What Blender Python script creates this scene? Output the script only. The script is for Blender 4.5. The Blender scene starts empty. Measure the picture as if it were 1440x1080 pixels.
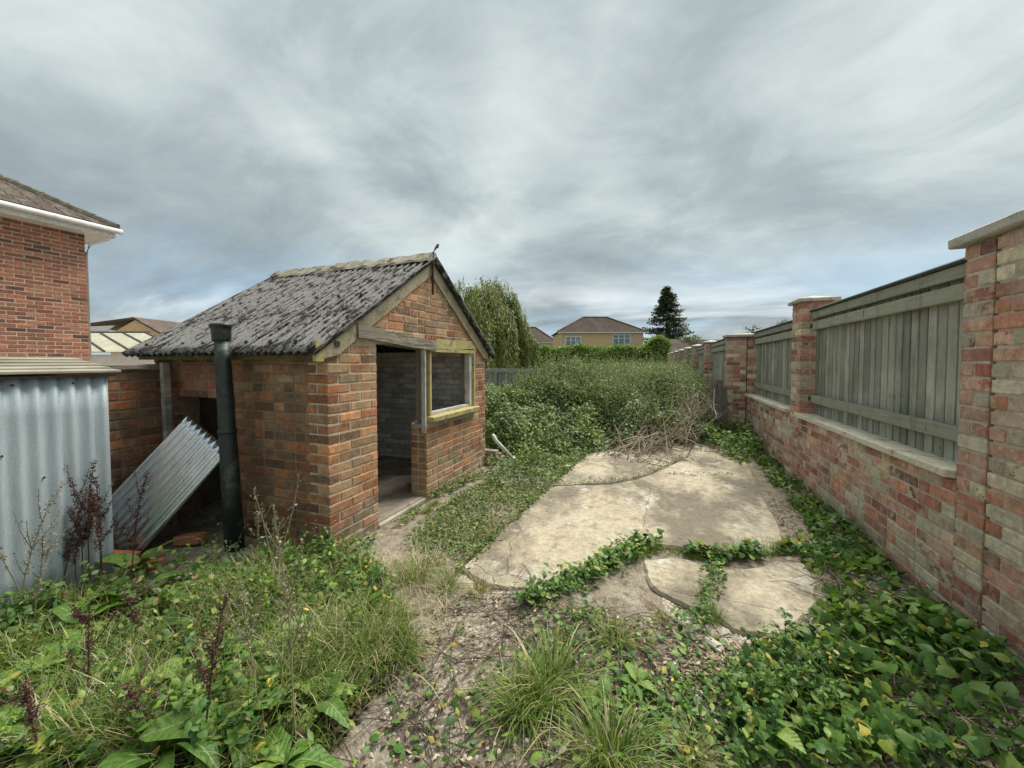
import bpy, math, random
import numpy as np
from mathutils import Vector, Matrix

random.seed(7)
rng = np.random.default_rng(7)
scene = bpy.context.scene
COL = scene.collection
R = math.radians

# ------------------------------------------------------------------ camera
CAM_H = 1.5
FPX = 541.0                      # focal length in px of a 1440 px wide picture
YAW, PITCH, SHIFT = R(21.1), R(2.0), -0.009
cam_d = bpy.data.cameras.new('camera')
cam = bpy.data.objects.new('camera', cam_d)
COL.objects.link(cam)
cam_d.sensor_width = 36
cam_d.lens = FPX / 1440 * 36
cam_d.shift_y = SHIFT
cam_d.clip_start = 0.05
cam_d.clip_end = 3000
cam.location = (0, 0, CAM_H)
cam.rotation_euler = (R(90) - PITCH, 0, YAW)
scene.camera = cam

# ------------------------------------------------------------------ sky
SUN_EL, SUN_AZ = 60, 30          # azimuth clockwise from +Y (towards +X)
world = bpy.data.worlds.new('World')
scene.world = world
world.use_nodes = True
wn, wl = world.node_tree.nodes, world.node_tree.links
wn.clear()
def wnode(t, **k):
    n = wn.new(t)
    for a, b in k.items(): setattr(n, a, b)
    return n
wout = wnode('ShaderNodeOutputWorld'); wbg = wnode('ShaderNodeBackground')
wbg.inputs['Strength'].default_value = 0.05
sky = wnode('ShaderNodeTexSky', sky_type='NISHITA', sun_disc=False)
sky.sun_elevation = R(SUN_EL); sky.sun_rotation = R(SUN_AZ)
sky.air_density = 1.0; sky.dust_density = 1.5; sky.ozone_density = 1.5
tc = wnode('ShaderNodeTexCoord'); sep = wnode('ShaderNodeSeparateXYZ')
wl.new(tc.outputs['Generated'], sep.inputs[0])
def wmath(op, a, b=None, clamp=False):
    n = wnode('ShaderNodeMath', operation=op, use_clamp=clamp)
    for i, v in enumerate((a, b)):
        if v is None: continue
        if isinstance(v, (int, float)): n.inputs[i].default_value = v
        else: wl.new(v, n.inputs[i])
    return n.outputs[0]
zc = wmath('MAXIMUM', sep.outputs['Z'], 0.0)
den = wmath('ADD', zc, 0.30)
cmb = wnode('ShaderNodeCombineXYZ')
wl.new(wmath('DIVIDE', sep.outputs['X'], den), cmb.inputs[0])
wl.new(wmath('DIVIDE', sep.outputs['Y'], den), cmb.inputs[1])
def wmap(src, scale, rot=0.0, loc=(0, 0, 0)):
    m = wnode('ShaderNodeMapping')
    m.inputs['Scale'].default_value = scale
    m.inputs['Rotation'].default_value = (0, 0, rot)
    m.inputs['Location'].default_value = loc
    wl.new(src, m.inputs[0]); return m.outputs[0]
def wnoise(vec, scale, detail, rough=0.55, dist=0.0):
    n = wnode('ShaderNodeTexNoise')
    n.inputs['Scale'].default_value = scale; n.inputs['Detail'].default_value = detail
    n.inputs['Roughness'].default_value = rough; n.inputs['Distortion'].default_value = dist
    wl.new(vec, n.inputs['Vector']); return n.outputs['Fac']
def wramp(fac, stops):
    n = wnode('ShaderNodeValToRGB'); e = n.color_ramp.elements
    while len(e) < len(stops): e.new(0.5)
    for el, (p, c) in zip(e, stops):
        el.position = p; el.color = (*c, 1) if len(c) == 3 else c
    wl.new(fac, n.inputs[0]); return n.outputs['Color']
def wmix(fac, a, b, mode='MIX'):
    n = wnode('ShaderNodeMix', data_type='RGBA', blend_type=mode)
    for s, v in ((n.inputs['Factor'], fac), (n.inputs['A'], a), (n.inputs['B'], b)):
        if isinstance(v, (int, float)): s.default_value = v
        elif isinstance(v, tuple): s.default_value = (*v, 1)
        else: wl.new(v, s)
    return n.outputs['Result']
big = wnoise(wmap(cmb.outputs[0], (0.95, 0.75, 1), R(-20), (1.2, 4.4, 0)), 1.0, 3, 0.5, 0.6)
streak = wnoise(wmap(cmb.outputs[0], (1.5, 1.7, 1), R(-60), (7.3, 1.1, 0)), 1.3, 8, 0.6, 0.8)
fine = wnoise(wmap(cmb.outputs[0], (1.8, 2.6, 1), R(20), (3.3, 8.1, 0)), 2.4, 8, 0.6, 0.4)
m1 = wmath('ADD', wmath('MULTIPLY', big, 0.55), wmath('MULTIPLY', streak, 0.31))
m2 = wmath('ADD', m1, wmath('MULTIPLY', fine, 0.14))
# thick cloud is darker underneath; the layer thins and pales towards the top of the sky
m3 = wmath('ADD', wmath('ADD', m2, -0.01), wmath('MULTIPLY', zc, 0.22))
cloud = wramp(m3, [(0.42, (1.5, 1.8, 1.97)), (0.53, (2.12, 2.46, 2.58)), (0.62, (2.95, 3.35, 3.35)), (0.76, (4.2, 4.7, 4.5))])
gap = wnoise(wmap(cmb.outputs[0], (0.55, 0.9, 1), R(15), (1.3, 0.4, 0)), 1.0, 6, 0.6, 0.6)
low = wramp(zc, [(0.0, (1, 1, 1)), (0.10, (0.75, 0.75, 0.75)), (0.30, (0, 0, 0))])
clear = wmath('MULTIPLY', wramp(gap, [(0.42, (0, 0, 0)), (0.57, (1, 1, 1))]), low, True)
pale = wramp(wnoise(wmap(cmb.outputs[0], (0.5, 1.3, 1), R(8), (0.7, 3.4, 0)), 1.3, 6, 0.55, 0.4),
             [(0.53, (0, 0, 0)), (0.68, (0.9, 0.9, 0.9))])
bright = wmath('MULTIPLY', pale, wramp(zc, [(0.0, (0.2, 0.2, 0.2)), (0.1, (1, 1, 1)), (0.24, (0, 0, 0))]), True)
bluesky = wmix(0.75, sky.outputs[0], (1.95, 2.95, 3.75))
c1 = wmix(clear, cloud, bluesky)
c2 = wmix(bright, c1, (5.2, 5.6, 5.8))
wl.new(c2, wbg.inputs['Color'])
wl.new(wbg.outputs[0], wout.inputs[0])

# ------------------------------------------------------------------ sun (overcast)
sun_d = bpy.data.lights.new('sun', 'SUN')
sun_d.energy = 1.5; sun_d.angle = R(32); sun_d.color = (1.0, 0.95, 0.86)
sun = bpy.data.objects.new('sun', sun_d); COL.objects.link(sun)
sd = Vector((math.sin(R(SUN_AZ)) * math.cos(R(SUN_EL)), math.cos(R(SUN_AZ)) * math.cos(R(SUN_EL)), math.sin(R(SUN_EL))))
sun.rotation_euler = sd.to_track_quat('Z', 'Y').to_euler()
sun.location = (0, 0, 30)

vs = scene.view_settings
vs.view_transform = 'Standard'; vs.look = 'None'; vs.exposure = 2.05; vs.gamma = 1
vs.use_curve_mapping = False

# ------------------------------------------------------------------ pixel -> place
CR = cam.rotation_euler.to_matrix()
def ray(u, v):
    d = Vector(((u - 720) / FPX, (540 - v) / FPX + SHIFT * 1440 / FPX, -1))
    return CR @ d
def G(u, v, z=0.0):
    """point of the ground (height z) seen at pixel u, v of the 1440 px photograph"""
    d = ray(u, v); k = (z - CAM_H) / d.z
    return (d.x * k, d.y * k)
FW = Vector((-math.sin(YAW), math.cos(YAW), 0)); RT = Vector((math.cos(YAW), math.sin(YAW), 0))
def W(u, d):
    """ground point below pixel column u at distance d along the view axis"""
    p = FW * d + RT * d * (u - 720) / FPX
    return (p.x, p.y)

# ------------------------------------------------------------------ materials
def new_mat(name):
    m = bpy.data.materials.new(name); m.use_nodes = True
    nt = m.node_tree; nt.nodes.clear()
    return m, NT(nt)
class NT:
    def __init__(s, nt): s.nt = nt; s.n = nt.nodes; s.l = nt.links
    def node(s, t, **k):
        n = s.n.new(t)
        for a, b in k.items(): setattr(n, a, b)
        return n
    def put(s, sock, v):
        if v is None: return
        if hasattr(v, 'is_output'): s.l.new(v, sock)
        elif isinstance(v, tuple) and len(v) == 3 and sock.type == 'RGBA': sock.default_value = (*v, 1)
        else: sock.default_value = v
    def math(s, op, a, b=None, clamp=False):
        n = s.node('ShaderNodeMath', operation=op, use_clamp=clamp)
        s.put(n.inputs[0], a); s.put(n.inputs[1], b); return n.outputs[0]
    def mix(s, f, a, b, mode='MIX'):
        n = s.node('ShaderNodeMix', data_type='RGBA', blend_type=mode)
        s.put(n.inputs['Factor'], f); s.put(n.inputs['A'], a); s.put(n.inputs['B'], b)
        return n.outputs['Result']
    def ramp(s, f, stops, interp='LINEAR'):
        n = s.node('ShaderNodeValToRGB'); e = n.color_ramp.elements; n.color_ramp.interpolation = interp
        while len(e) < len(stops): e.new(0.5)
        for el, (p, c) in zip(e, stops):
            if isinstance(c, (int, float)): c = (c, c, c)
            el.position = p; el.color = (*c, 1)
        s.put(n.inputs[0], f); return n.outputs['Color']
    def pos(s): return s.node('ShaderNodeNewGeometry').outputs['Position']
    def obj(s): return s.node('ShaderNodeTexCoord').outputs['Object']
    def map(s, v, scale=(1, 1, 1), rot=(0, 0, 0), loc=(0, 0, 0)):
        n = s.node('ShaderNodeMapping'); s.put(n.inputs[0], v)
        n.inputs['Scale'].default_value = scale; n.inputs['Rotation'].default_value = rot
        n.inputs['Location'].default_value = loc; return n.outputs[0]
    def noise(s, v, scale, detail=4, rough=0.55, dist=0.0):
        n = s.node('ShaderNodeTexNoise'); s.put(n.inputs['Vector'], v)
        n.inputs['Scale'].default_value = scale; n.inputs['Detail'].default_value = detail
        n.inputs['Roughness'].default_value = rough; n.inputs['Distortion'].default_value = dist
        return n.outputs['Fac']
    def bump(s, h, strength=0.5, dist=0.01):
        n = s.node('ShaderNodeBump'); s.put(n.inputs['Height'], h)
        n.inputs['Strength'].default_value = strength; n.inputs['Distance'].default_value = dist
        return n.outputs[0]
    def bsdf(s, color, rough=0.8, metal=0.0, normal=None, spec=0.5):
        b = s.node('ShaderNodeBsdfPrincipled')
        s.put(b.inputs['Base Color'], color); s.put(b.inputs['Roughness'], rough)
        s.put(b.inputs['Metallic'], metal); s.put(b.inputs['Normal'], normal)
        s.put(b.inputs['Specular IOR Level'], spec)
        return b.outputs[0]
    def out(s, sh):
        o = s.node('ShaderNodeOutputMaterial'); s.l.new(sh, o.inputs['Surface'])
    def rnd(s, mode):
        if mode == 'obj': return s.node('ShaderNodeObjectInfo').outputs['Random']
        return s.node('ShaderNodeNewGeometry').outputs['Random Per Island']

def brick_material(name, stops, mode, dirt=(0.3, 0.26, 0.18), dirt_amt=0.5, pale=(0.5, 0.45, 0.38), pale_amt=0.25,
                   dark_amt=0.0, low_moss=0.0):
    m, t = new_mat(name)
    r = t.rnd(mode); p = t.pos()
    wob = t.noise(p, 17, 5, 0.7)
    base = t.ramp(t.math('ADD', r, t.math('MULTIPLY', t.math('SUBTRACT', wob, 0.5), 0.20), True), stops, 'CONSTANT' if 'wall' in name else 'LINEAR')
    r2 = t.math('FRACT', t.math('MULTIPLY', r, 37.7))
    base = t.mix(1.0, base, t.ramp(r2, [(0, 0.72), (1, 1.22)]), 'MULTIPLY')
    n1 = t.noise(p, 26, 5, 0.65); n2 = t.noise(p, 3.1, 4, 0.6); n3 = t.noise(p, 150, 3, 0.6)
    base = t.mix(1.0, base, t.ramp(n1, [(0.3, 0.62), (0.7, 1.3)]), 'MULTIPLY')
    base = t.mix(t.math('MULTIPLY', t.ramp(n2, [(0.45, 0), (0.68, 1)]), dirt_amt), base, dirt)
    n4 = t.noise(t.map(p, loc=(4, 7, 1)), 7, 6, 0.7)
    base = t.mix(t.math('MULTIPLY', t.ramp(n4, [(0.49, 0), (0.66, 1)]), pale_amt), base, pale)
    n5 = t.noise(t.map(p, loc=(9, 2, 5)), 5, 5, 0.65)
    if dark_amt: base = t.mix(t.math('MULTIPLY', t.ramp(n5, [(0.48, 0), (0.66, 1)]), dark_amt), base, (0.06, 0.05, 0.04))
    if low_moss:
        z = t.node('ShaderNodeSeparateXYZ'); t.put(z.inputs[0], p)
        zz = t.math('SUBTRACT', 1.0, t.math('MULTIPLY', z.outputs[2], 2.2), True)
        base = t.mix(t.math('MULTIPLY', t.math('MULTIPLY', zz, t.ramp(n4, [(0.35, 0), (0.6, 1)])), low_moss), base, (0.34, 0.33, 0.26))
    base = t.mix(t.math('MULTIPLY', t.ramp(n3, [(0.6, 0), (0.75, 1)]), 0.35), base, (0.12, 0.08, 0.06))
    h = t.math('ADD', t.math('MULTIPLY', n1, 0.6), t.math('MULTIPLY', n3, 0.4))
    t.out(t.bsdf(base, 0.9, 0, t.bump(h, 0.7, 0.012), 0.25)); return m

SHED_ST = [(0, (0.42, 0.15, 0.065)), (0.15, (0.29, 0.125, 0.07)), (0.30, (0.46, 0.20, 0.09)), (0.45, (0.32, 0.20, 0.11)),
           (0.56, (0.19, 0.10, 0.065)), (0.66, (0.42, 0.30, 0.165)), (0.77, (0.38, 0.125, 0.06)), (0.88, (0.13, 0.08, 0.06)), (0.93, (0.50, 0.23, 0.11))]
WALL_ST = [(0, (0.50, 0.235, 0.165)), (0.14, (0.57, 0.345, 0.24)), (0.27, (0.37, 0.15, 0.11)), (0.37, (0.60, 0.45, 0.33)),
           (0.50, (0.62, 0.55, 0.41)), (0.66, (0.52, 0.28, 0.20)), (0.78, (0.25, 0.12, 0.095)), (0.85, (0.56, 0.49, 0.33)), (0.93, (0.55, 0.25, 0.15))]
HOUSE_ST = [(0, (0.33, 0.13, 0.085)), (0.25, (0.38, 0.16, 0.10)), (0.5, (0.29, 0.115, 0.08)), (0.68, (0.40, 0.19, 0.12)), (0.82, (0.17, 0.075, 0.06)), (0.92, (0.13, 0.07, 0.06))]
M = {}
M['brick_shed'] = brick_material('brick_shed', SHED_ST, 'obj', (0.33, 0.27, 0.17), 0.55, (0.46, 0.39, 0.28), 0.42, 0.38, 0.55)
M['brick_shed_j'] = brick_material('brick_shed_joined', SHED_ST, 'isl', (0.33, 0.27, 0.17), 0.55, (0.46, 0.39, 0.28), 0.42, 0.38, 0.55)
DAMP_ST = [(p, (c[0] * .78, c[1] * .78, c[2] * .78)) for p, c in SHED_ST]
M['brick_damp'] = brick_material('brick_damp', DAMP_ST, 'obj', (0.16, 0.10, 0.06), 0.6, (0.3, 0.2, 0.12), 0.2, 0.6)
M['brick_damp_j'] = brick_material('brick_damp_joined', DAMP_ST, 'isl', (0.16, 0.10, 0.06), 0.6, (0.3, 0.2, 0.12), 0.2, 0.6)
M['brick_wall'] = brick_material('brick_wall', WALL_ST, 'obj', (0.36, 0.26, 0.20), 0.35, (0.60, 0.53, 0.44), 0.5, 0.16)
M['brick_wall_j'] = brick_material('brick_wall_joined', WALL_ST, 'isl', (0.36, 0.26, 0.20), 0.35, (0.60, 0.53, 0.44), 0.5, 0.16)
M['brick_house'] = brick_material('brick_house', HOUSE_ST, 'obj', (0.3, 0.14, 0.1), 0.2, (0.4, 0.25, 0.18), 0.15)
M['brick_house_j'] = brick_material('brick_house_joined', HOUSE_ST, 'isl', (0.3, 0.14, 0.1), 0.2, (0.4, 0.25, 0.18), 0.15)
TAN_ST = [(0, (0.53, 0.37, 0.22)), (0.3, (0.51, 0.345, 0.205)), (0.6, (0.55, 0.39, 0.235)), (0.85, (0.49, 0.33, 0.2))]
M['brick_tan'] = brick_material('brick_tan', TAN_ST, 'isl', (0.4, 0.28, 0.17), 0.2, (0.5, 0.36, 0.22), 0.2)
WHITE_ST = [(0, (0.76, 0.74, 0.69)), (0.4, (0.80, 0.78, 0.73)), (0.8, (0.70, 0.68, 0.63))]
M['whitewash'] = brick_material('whitewash', WHITE_ST, 'isl', (0.50, 0.45, 0.38), 0.3, (0.80, 0.78, 0.74), 0.5, 0.28)

def simple(name, c1, c2, scale=8, rough=0.85, metal=0.0, bump=0.4, bdist=0.008, stretch=(1, 1, 1), c3=None, spec=0.3, space='pos', vary=0.0):
    m, t = new_mat(name)
    p = t.map(t.pos() if space == 'pos' else t.obj(), stretch)
    n = t.noise(p, scale, 6, 0.65); n2 = t.noise(p, scale * 7, 4, 0.6)
    c = t.mix(t.ramp(n, [(0.35, 0), (0.65, 1)]), c1, c2)
    if c3: c = t.mix(t.ramp(t.noise(t.map(p, loc=(3, 9, 4)), scale * 0.7, 6, 0.7), [(0.52, 0), (0.62, 1)]), c, c3)
    c = t.mix(1.0, c, t.ramp(n2, [(0.3, 0.8), (0.7, 1.15)]), 'MULTIPLY')
    if vary:
        c = t.mix(1.0, c, t.ramp(t.rnd('obj'), [(0, 1 - vary), (1, 1 + vary)]), 'MULTIPLY')
    ru = t.noise(t.map(p, (1, 1, 0.5), loc=(7, 2, 3)), 6, 7, 0.72)
    c = t.mix(t.ramp(ru, [(0.64, 0), (0.72, 0.7)]), c, (0.17, 0.10, 0.06))
    t.out(t.bsdf(c, rough, metal, t.bump(t.math('ADD', n2, n), bump, bdist), spec)); return m

M['mortar'] = simple('mortar', (0.50, 0.43, 0.32), (0.40, 0.33, 0.24), 6, c3=(0.28, 0.22, 0.155))
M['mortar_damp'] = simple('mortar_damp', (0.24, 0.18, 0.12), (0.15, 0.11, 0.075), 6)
M['mortar_wall'] = simple('mortar_wall', (0.50, 0.43, 0.36), (0.40, 0.33, 0.27), 6, c3=(0.57, 0.51, 0.44))
M['mortar_house'] = simple('mortar_house', (0.52, 0.43, 0.33), (0.44, 0.36, 0.27), 4)
M['cement'] = simple('cement', (0.40, 0.37, 0.30), (0.30, 0.27, 0.21), 7, c3=(0.22, 0.20, 0.14))
M['verge'] = simple('verge_cement', (0.36, 0.32, 0.23), (0.28, 0.245, 0.165), 6, c3=(0.20, 0.18, 0.11))
M['ridge'] = simple('ridge_cement', (0.36, 0.33, 0.26), (0.24, 0.21, 0.16), 12, c3=(0.06, 0.055, 0.045), bump=0.8)
M['coping'] = simple('coping', (0.66, 0.62, 0.50), (0.56, 0.52, 0.41), 12, c3=(0.40, 0.35, 0.26), bump=0.5)
M['cap'] = simple('cap_stone', (0.52, 0.49, 0.43), (0.42, 0.40, 0.35), 9, c3=(0.32, 0.29, 0.23), bump=0.4)
M['plaster_in'] = simple('floor_dirty', (0.28, 0.24, 0.19), (0.18, 0.15, 0.12), 5, c3=(0.36, 0.32, 0.26))
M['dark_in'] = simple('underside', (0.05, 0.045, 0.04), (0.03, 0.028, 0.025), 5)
M['fascia_green'] = simple('fascia_green', (0.13, 0.12, 0.035), (0.08, 0.07, 0.03), 6, c3=(0.05, 0.045, 0.03))
M['paint_yellow'] = simple('paint_yellow', (0.46, 0.40, 0.17), (0.36, 0.31, 0.14), 14, c3=(0.22, 0.19, 0.13), bump=0.7)
M['paint_white'] = simple('paint_white', (0.55, 0.54, 0.50), (0.42, 0.40, 0.36), 12, c3=(0.30, 0.27, 0.22), bump=0.5)
M['wood_grey'] = simple('wood_grey', (0.26, 0.23, 0.19), (0.15, 0.13, 0.10), 9, stretch=(1, 0.12, 1), c3=(0.34, 0.31, 0.26), bump=0.8, space='obj')
M['wood_lintel'] = simple('wood_lintel', (0.34, 0.31, 0.25), (0.22, 0.19, 0.15), 14, stretch=(6, 0.25, 6), c3=(0.12, 0.10, 0.08), bump=1.0)
M['wood_plank'] = simple('wood_plank', (0.30, 0.24, 0.17), (0.19, 0.15, 0.10), 14, stretch=(6, 6, 0.3), c3=(0.13, 0.11, 0.09), bump=0.8)
M['wood_old'] = simple('wood_old', (0.29, 0.255, 0.21), (0.18, 0.155, 0.125), 16, stretch=(5, 5, 0.3), c3=(0.08, 0.07, 0.055), bump=0.9, vary=0.25)
M['rust'] = simple('rust', (0.09, 0.045, 0.03), (0.05, 0.03, 0.025), 20, rough=0.8)
M['pipe_paint'] = simple('pipe_paint', (0.008, 0.012, 0.011), (0.015, 0.024, 0.020), 9, rough=0.45, c3=(0.05, 0.075, 0.055), bump=0.5, spec=0.5)
M['white_plastic'] = simple('white_plastic', (0.62, 0.62, 0.60), (0.52, 0.52, 0.50), 5, rough=0.5, bump=0.1)
M['upvc'] = simple('upvc', (0.70, 0.70, 0.70), (0.62, 0.62, 0.62), 3, rough=0.4, bump=0.05)
M['steel'] = simple('bracket_steel', (0.10, 0.10, 0.10), (0.06, 0.06, 0.06), 20, rough=0.55, metal=0.7)
M['branch'] = simple('branch_bark', (0.36, 0.30, 0.235), (0.24, 0.19, 0.145), 12, bump=0.5, vary=0.35)
M['bark'] = simple('bark', (0.11, 0.085, 0.06), (0.06, 0.05, 0.035), 9, bump=0.8)
M['rubble'] = simple('rubble', (0.30, 0.17, 0.11), (0.22, 0.15, 0.11), 9, bump=0.6, vary=0.3)
M['stones'] = simple('stones', (0.46, 0.42, 0.35), (0.33, 0.29, 0.23), 30, bump=0.5)
M['loose_brick'] = simple('loose_brick', (0.42, 0.16, 0.08), (0.34, 0.13, 0.07), 20, c3=(0.28, 0.2, 0.15))
M['buff_brick'] = simple('buff_brick', (0.34, 0.29, 0.22), (0.25, 0.21, 0.16), 20, c3=(0.2, 0.17, 0.12), vary=0.15)
M['roof_brown'] = simple('roof_brown', (0.12, 0.088, 0.070), (0.085, 0.063, 0.052), 1.2, bump=0.5, c3=(0.15, 0.115, 0.095), bdist=0.02)
M['roof_near'] = simple('roof_near', (0.085, 0.062, 0.05), (0.055, 0.042, 0.036), 7, bump=0.6, c3=(0.13, 0.115, 0.09))
M['roof_ridge'] = simple('roof_ridge', (0.12, 0.115, 0.09), (0.07, 0.065, 0.05), 9, bump=0.6, c3=(0.2, 0.19, 0.15))
M['cream_sheet'] = simple('cream_sheet', (0.42, 0.40, 0.28), (0.35, 0.34, 0.25), 2.5, bump=0.15, c3=(0.45, 0.44, 0.37), rough=0.6)
M['batten'] = simple('batten', (0.05, 0.05, 0.05), (0.07, 0.065, 0.06), 6)
M['glass'] = simple('window_glass', (0.10, 0.13, 0.16), (0.17, 0.20, 0.22), 0.6, rough=0.08, bump=0.0, spec=0.8)

def boards_mat(name, a, b, c, vary, along='z'):
    m, t = new_mat(name)
    st = {'z': (9, 9, 0.35), 'y': (9, 0.35, 9)}[along]
    p = t.pos(); q = t.map(p, st)
    n = t.noise(q, 6, 6, 0.65, 0.6); k = t.noise(p, 3.0, 4, 0.6)
    base = t.mix(t.ramp(n, [(0.32, 0), (0.68, 1)]), a, b)
    base = t.mix(t.ramp(k, [(0.48, 0), (0.7, 0.75)]), base, c)
    base = t.mix(1.0, base, t.ramp(t.rnd('obj'), [(0, 1 - vary), (1, 1 + vary)]), 'MULTIPLY')
    al = t.noise(t.map(p, (1, 3, 0.8), loc=(2, 2, 7)), 2.2, 6, 0.7)
    base = t.mix(t.ramp(al, [(0.52, 0), (0.68, 0.55)]), base, (0.12, 0.15, 0.075))
    kn = t.noise(t.map(p, (1, 5, 1.6)), 5, 2, 0.5)
    base = t.mix(t.ramp(kn, [(0.70, 0), (0.74, 0.8)]), base, (0.05, 0.04, 0.03))
    t.out(t.bsdf(base, 0.85, 0, t.bump(n, 0.5, 0.006), 0.25)); return m
M['fence_board'] = boards_mat('fence_board', (0.355, 0.35, 0.295), (0.215, 0.22, 0.175), (0.44, 0.43, 0.375), 0.28)
M['fence_rail'] = boards_mat('fence_rail', (0.36, 0.36, 0.29), (0.25, 0.25, 0.19), (0.30, 0.29, 0.23), 0.12, 'y')
M['fence_cap'] = simple('fence_cap', (0.055, 0.075, 0.055), (0.035, 0.05, 0.04), 6, bump=0.3)
M['store_roof'] = boards_mat('store_roof', (0.34, 0.32, 0.26), (0.22, 0.205, 0.16), (0.17, 0.155, 0.115), 0.2, 'y')
M['back_fence'] = boards_mat('back_fence', (0.30, 0.29, 0.27), (0.22, 0.21, 0.19), (0.35, 0.34, 0.31), 0.15)

# galvanised iron
def galv(name, a, b, stain, rough, metal=0.55):
    m, t = new_mat(name); p = t.pos()
    n = t.noise(t.map(p, (3, 3, 0.4)), 5, 6, 0.65); f = t.noise(p, 170, 3, 0.6)
    c = t.mix(t.ramp(n, [(0.35, 0), (0.65, 1)]), a, b)
    s = t.noise(t.map(p, (2.5, 2.5, 0.25), loc=(2, 5, 1)), 4, 5, 0.7)
    c = t.mix(t.ramp(s, [(0.55, 0), (0.72, 0.6)]), c, stain)
    c = t.mix(1.0, c, t.ramp(f, [(0.3, 0.82), (0.7, 1.16)]), 'MULTIPLY')
    t.out(t.bsdf(c, rough, metal, t.bump(f, 0.12, 0.003), 0.5)); return m
M['galv'] = galv('galvanised', (0.50, 0.57, 0.61), (0.40, 0.47, 0.51), (0.32, 0.34, 0.33), 0.62, 0.4)
M['galv_bright'] = galv('galvanised_bright', (0.62, 0.65, 0.68), (0.50, 0.53, 0.56), (0.34, 0.34, 0.33), 0.22, 0.97)

# asbestos cement roof with moss and lichen
def roof_mat():
    m, t = new_mat('mossy_roof'); p = t.obj()
    s1 = t.noise(t.map(p, (1, 0.32, 1)), 24, 6, 0.72, 0.3)
    s2 = t.noise(p, 5, 5, 0.65); s3 = t.noise(p, 85, 4, 0.7)
    c = t.mix(t.ramp(s3, [(0.3, 0), (0.7, 1)]), (0.11, 0.108, 0.103), (0.30, 0.294, 0.285))
    sz = t.node('ShaderNodeSeparateXYZ'); t.put(sz.inputs[0], p)
    val = t.math('MULTIPLY', sz.outputs[2], -2.0)       # dark patches thicken towards the valleys of the corrugation
    mix = t.math('ADD', t.math('ADD', t.math('MULTIPLY', s1, 0.7), t.math('MULTIPLY', s2, 0.35)), val)
    c = t.mix(t.ramp(mix, [(0.475, 0), (0.55, 1)]), c, (0.028, 0.024, 0.022))
    w = t.noise(t.map(p, loc=(5, 1, 2)), 42, 5, 0.7)
    c = t.mix(t.ramp(w, [(0.61, 0), (0.68, 0.7)]), c, (0.40, 0.40, 0.39))
    h = t.math('ADD', t.math('MULTIPLY', mix, 1.0), t.math('MULTIPLY', s3, 0.3))
    t.out(t.bsdf(c, 0.95, 0, t.bump(h, 0.9, 0.015), 0.15)); return m
M['roof'] = roof_mat()
M['moss'] = simple('moss', (0.030, 0.027, 0.022), (0.05, 0.045, 0.03), 60, bump=0.8)

def slab_mat():
    m, t = new_mat('old_concrete'); p = t.pos()
    a = t.noise(p, 0.9, 5, 0.6); b = t.noise(t.map(p, (1, 0.6, 1), (0, 0, 0.3), (3, 1, 0)), 1.3, 7, 0.65); f = t.noise(p, 22, 8, 0.75); g = t.noise(p, 95, 5, 0.7)
    c = t.mix(t.ramp(a, [(0.35, 0), (0.65, 1)]), (0.44, 0.395, 0.30), (0.39, 0.33, 0.23))
    c = t.mix(t.ramp(b, [(0.45, 0), (0.58, 0.85)]), c, (0.14, 0.122, 0.095))
    w = t.noise(t.map(p, (1, 0.6, 1), loc=(8, 3, 0)), 2.6, 8, 0.72)
    c = t.mix(t.ramp(w, [(0.56, 0), (0.66, 0.8)]), c, (0.52, 0.50, 0.43))
    d = t.noise(t.map(p, loc=(1, 6, 0)), 7, 8, 0.75)
    c = t.mix(t.ramp(d, [(0.53, 0), (0.66, 0.75)]), c, (0.15, 0.12, 0.08))
    c = t.mix(1.0, c, t.ramp(f, [(0.30, 0.62), (0.68, 1.22)]), 'MULTIPLY')
    c = t.mix(t.ramp(g, [(0.55, 0), (0.66, 0.75)]), c, (0.13, 0.105, 0.075))
    vo = t.node('ShaderNodeTexVoronoi', feature='DISTANCE_TO_EDGE'); vo.inputs['Scale'].default_value = 0.75
    wv = t.node('ShaderNodeMix', data_type='VECTOR'); wv.inputs['Factor'].default_value = 0.16
    nz = t.node('ShaderNodeTexNoise'); nz.inputs['Scale'].default_value = 3.0; nz.inputs['Detail'].default_value = 6; t.put(nz.inputs['Vector'], p)
    t.put(wv.inputs['A'], p); t.put(wv.inputs['B'], nz.outputs['Color']); t.put(vo.inputs['Vector'], wv.outputs['Result'])
    crack = t.ramp(vo.outputs['Distance'], [(0.0, 1), (0.0035, 0)])
    c = t.mix(t.math('MULTIPLY', crack, t.ramp(b, [(0.48, 0), (0.60, 0.3)])), c, (0.09, 0.075, 0.055))
    h = t.math('SUBTRACT', t.math('ADD', t.math('MULTIPLY', f, 0.7), t.math('ADD', t.math('MULTIPLY', g, 0.3), t.math('MULTIPLY', d, 0.6))), crack)
    t.out(t.bsdf(c, 0.92, 0, t.bump(h, 0.7, 0.015), 0.2)); return m
M['slab'] = slab_mat()

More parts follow.
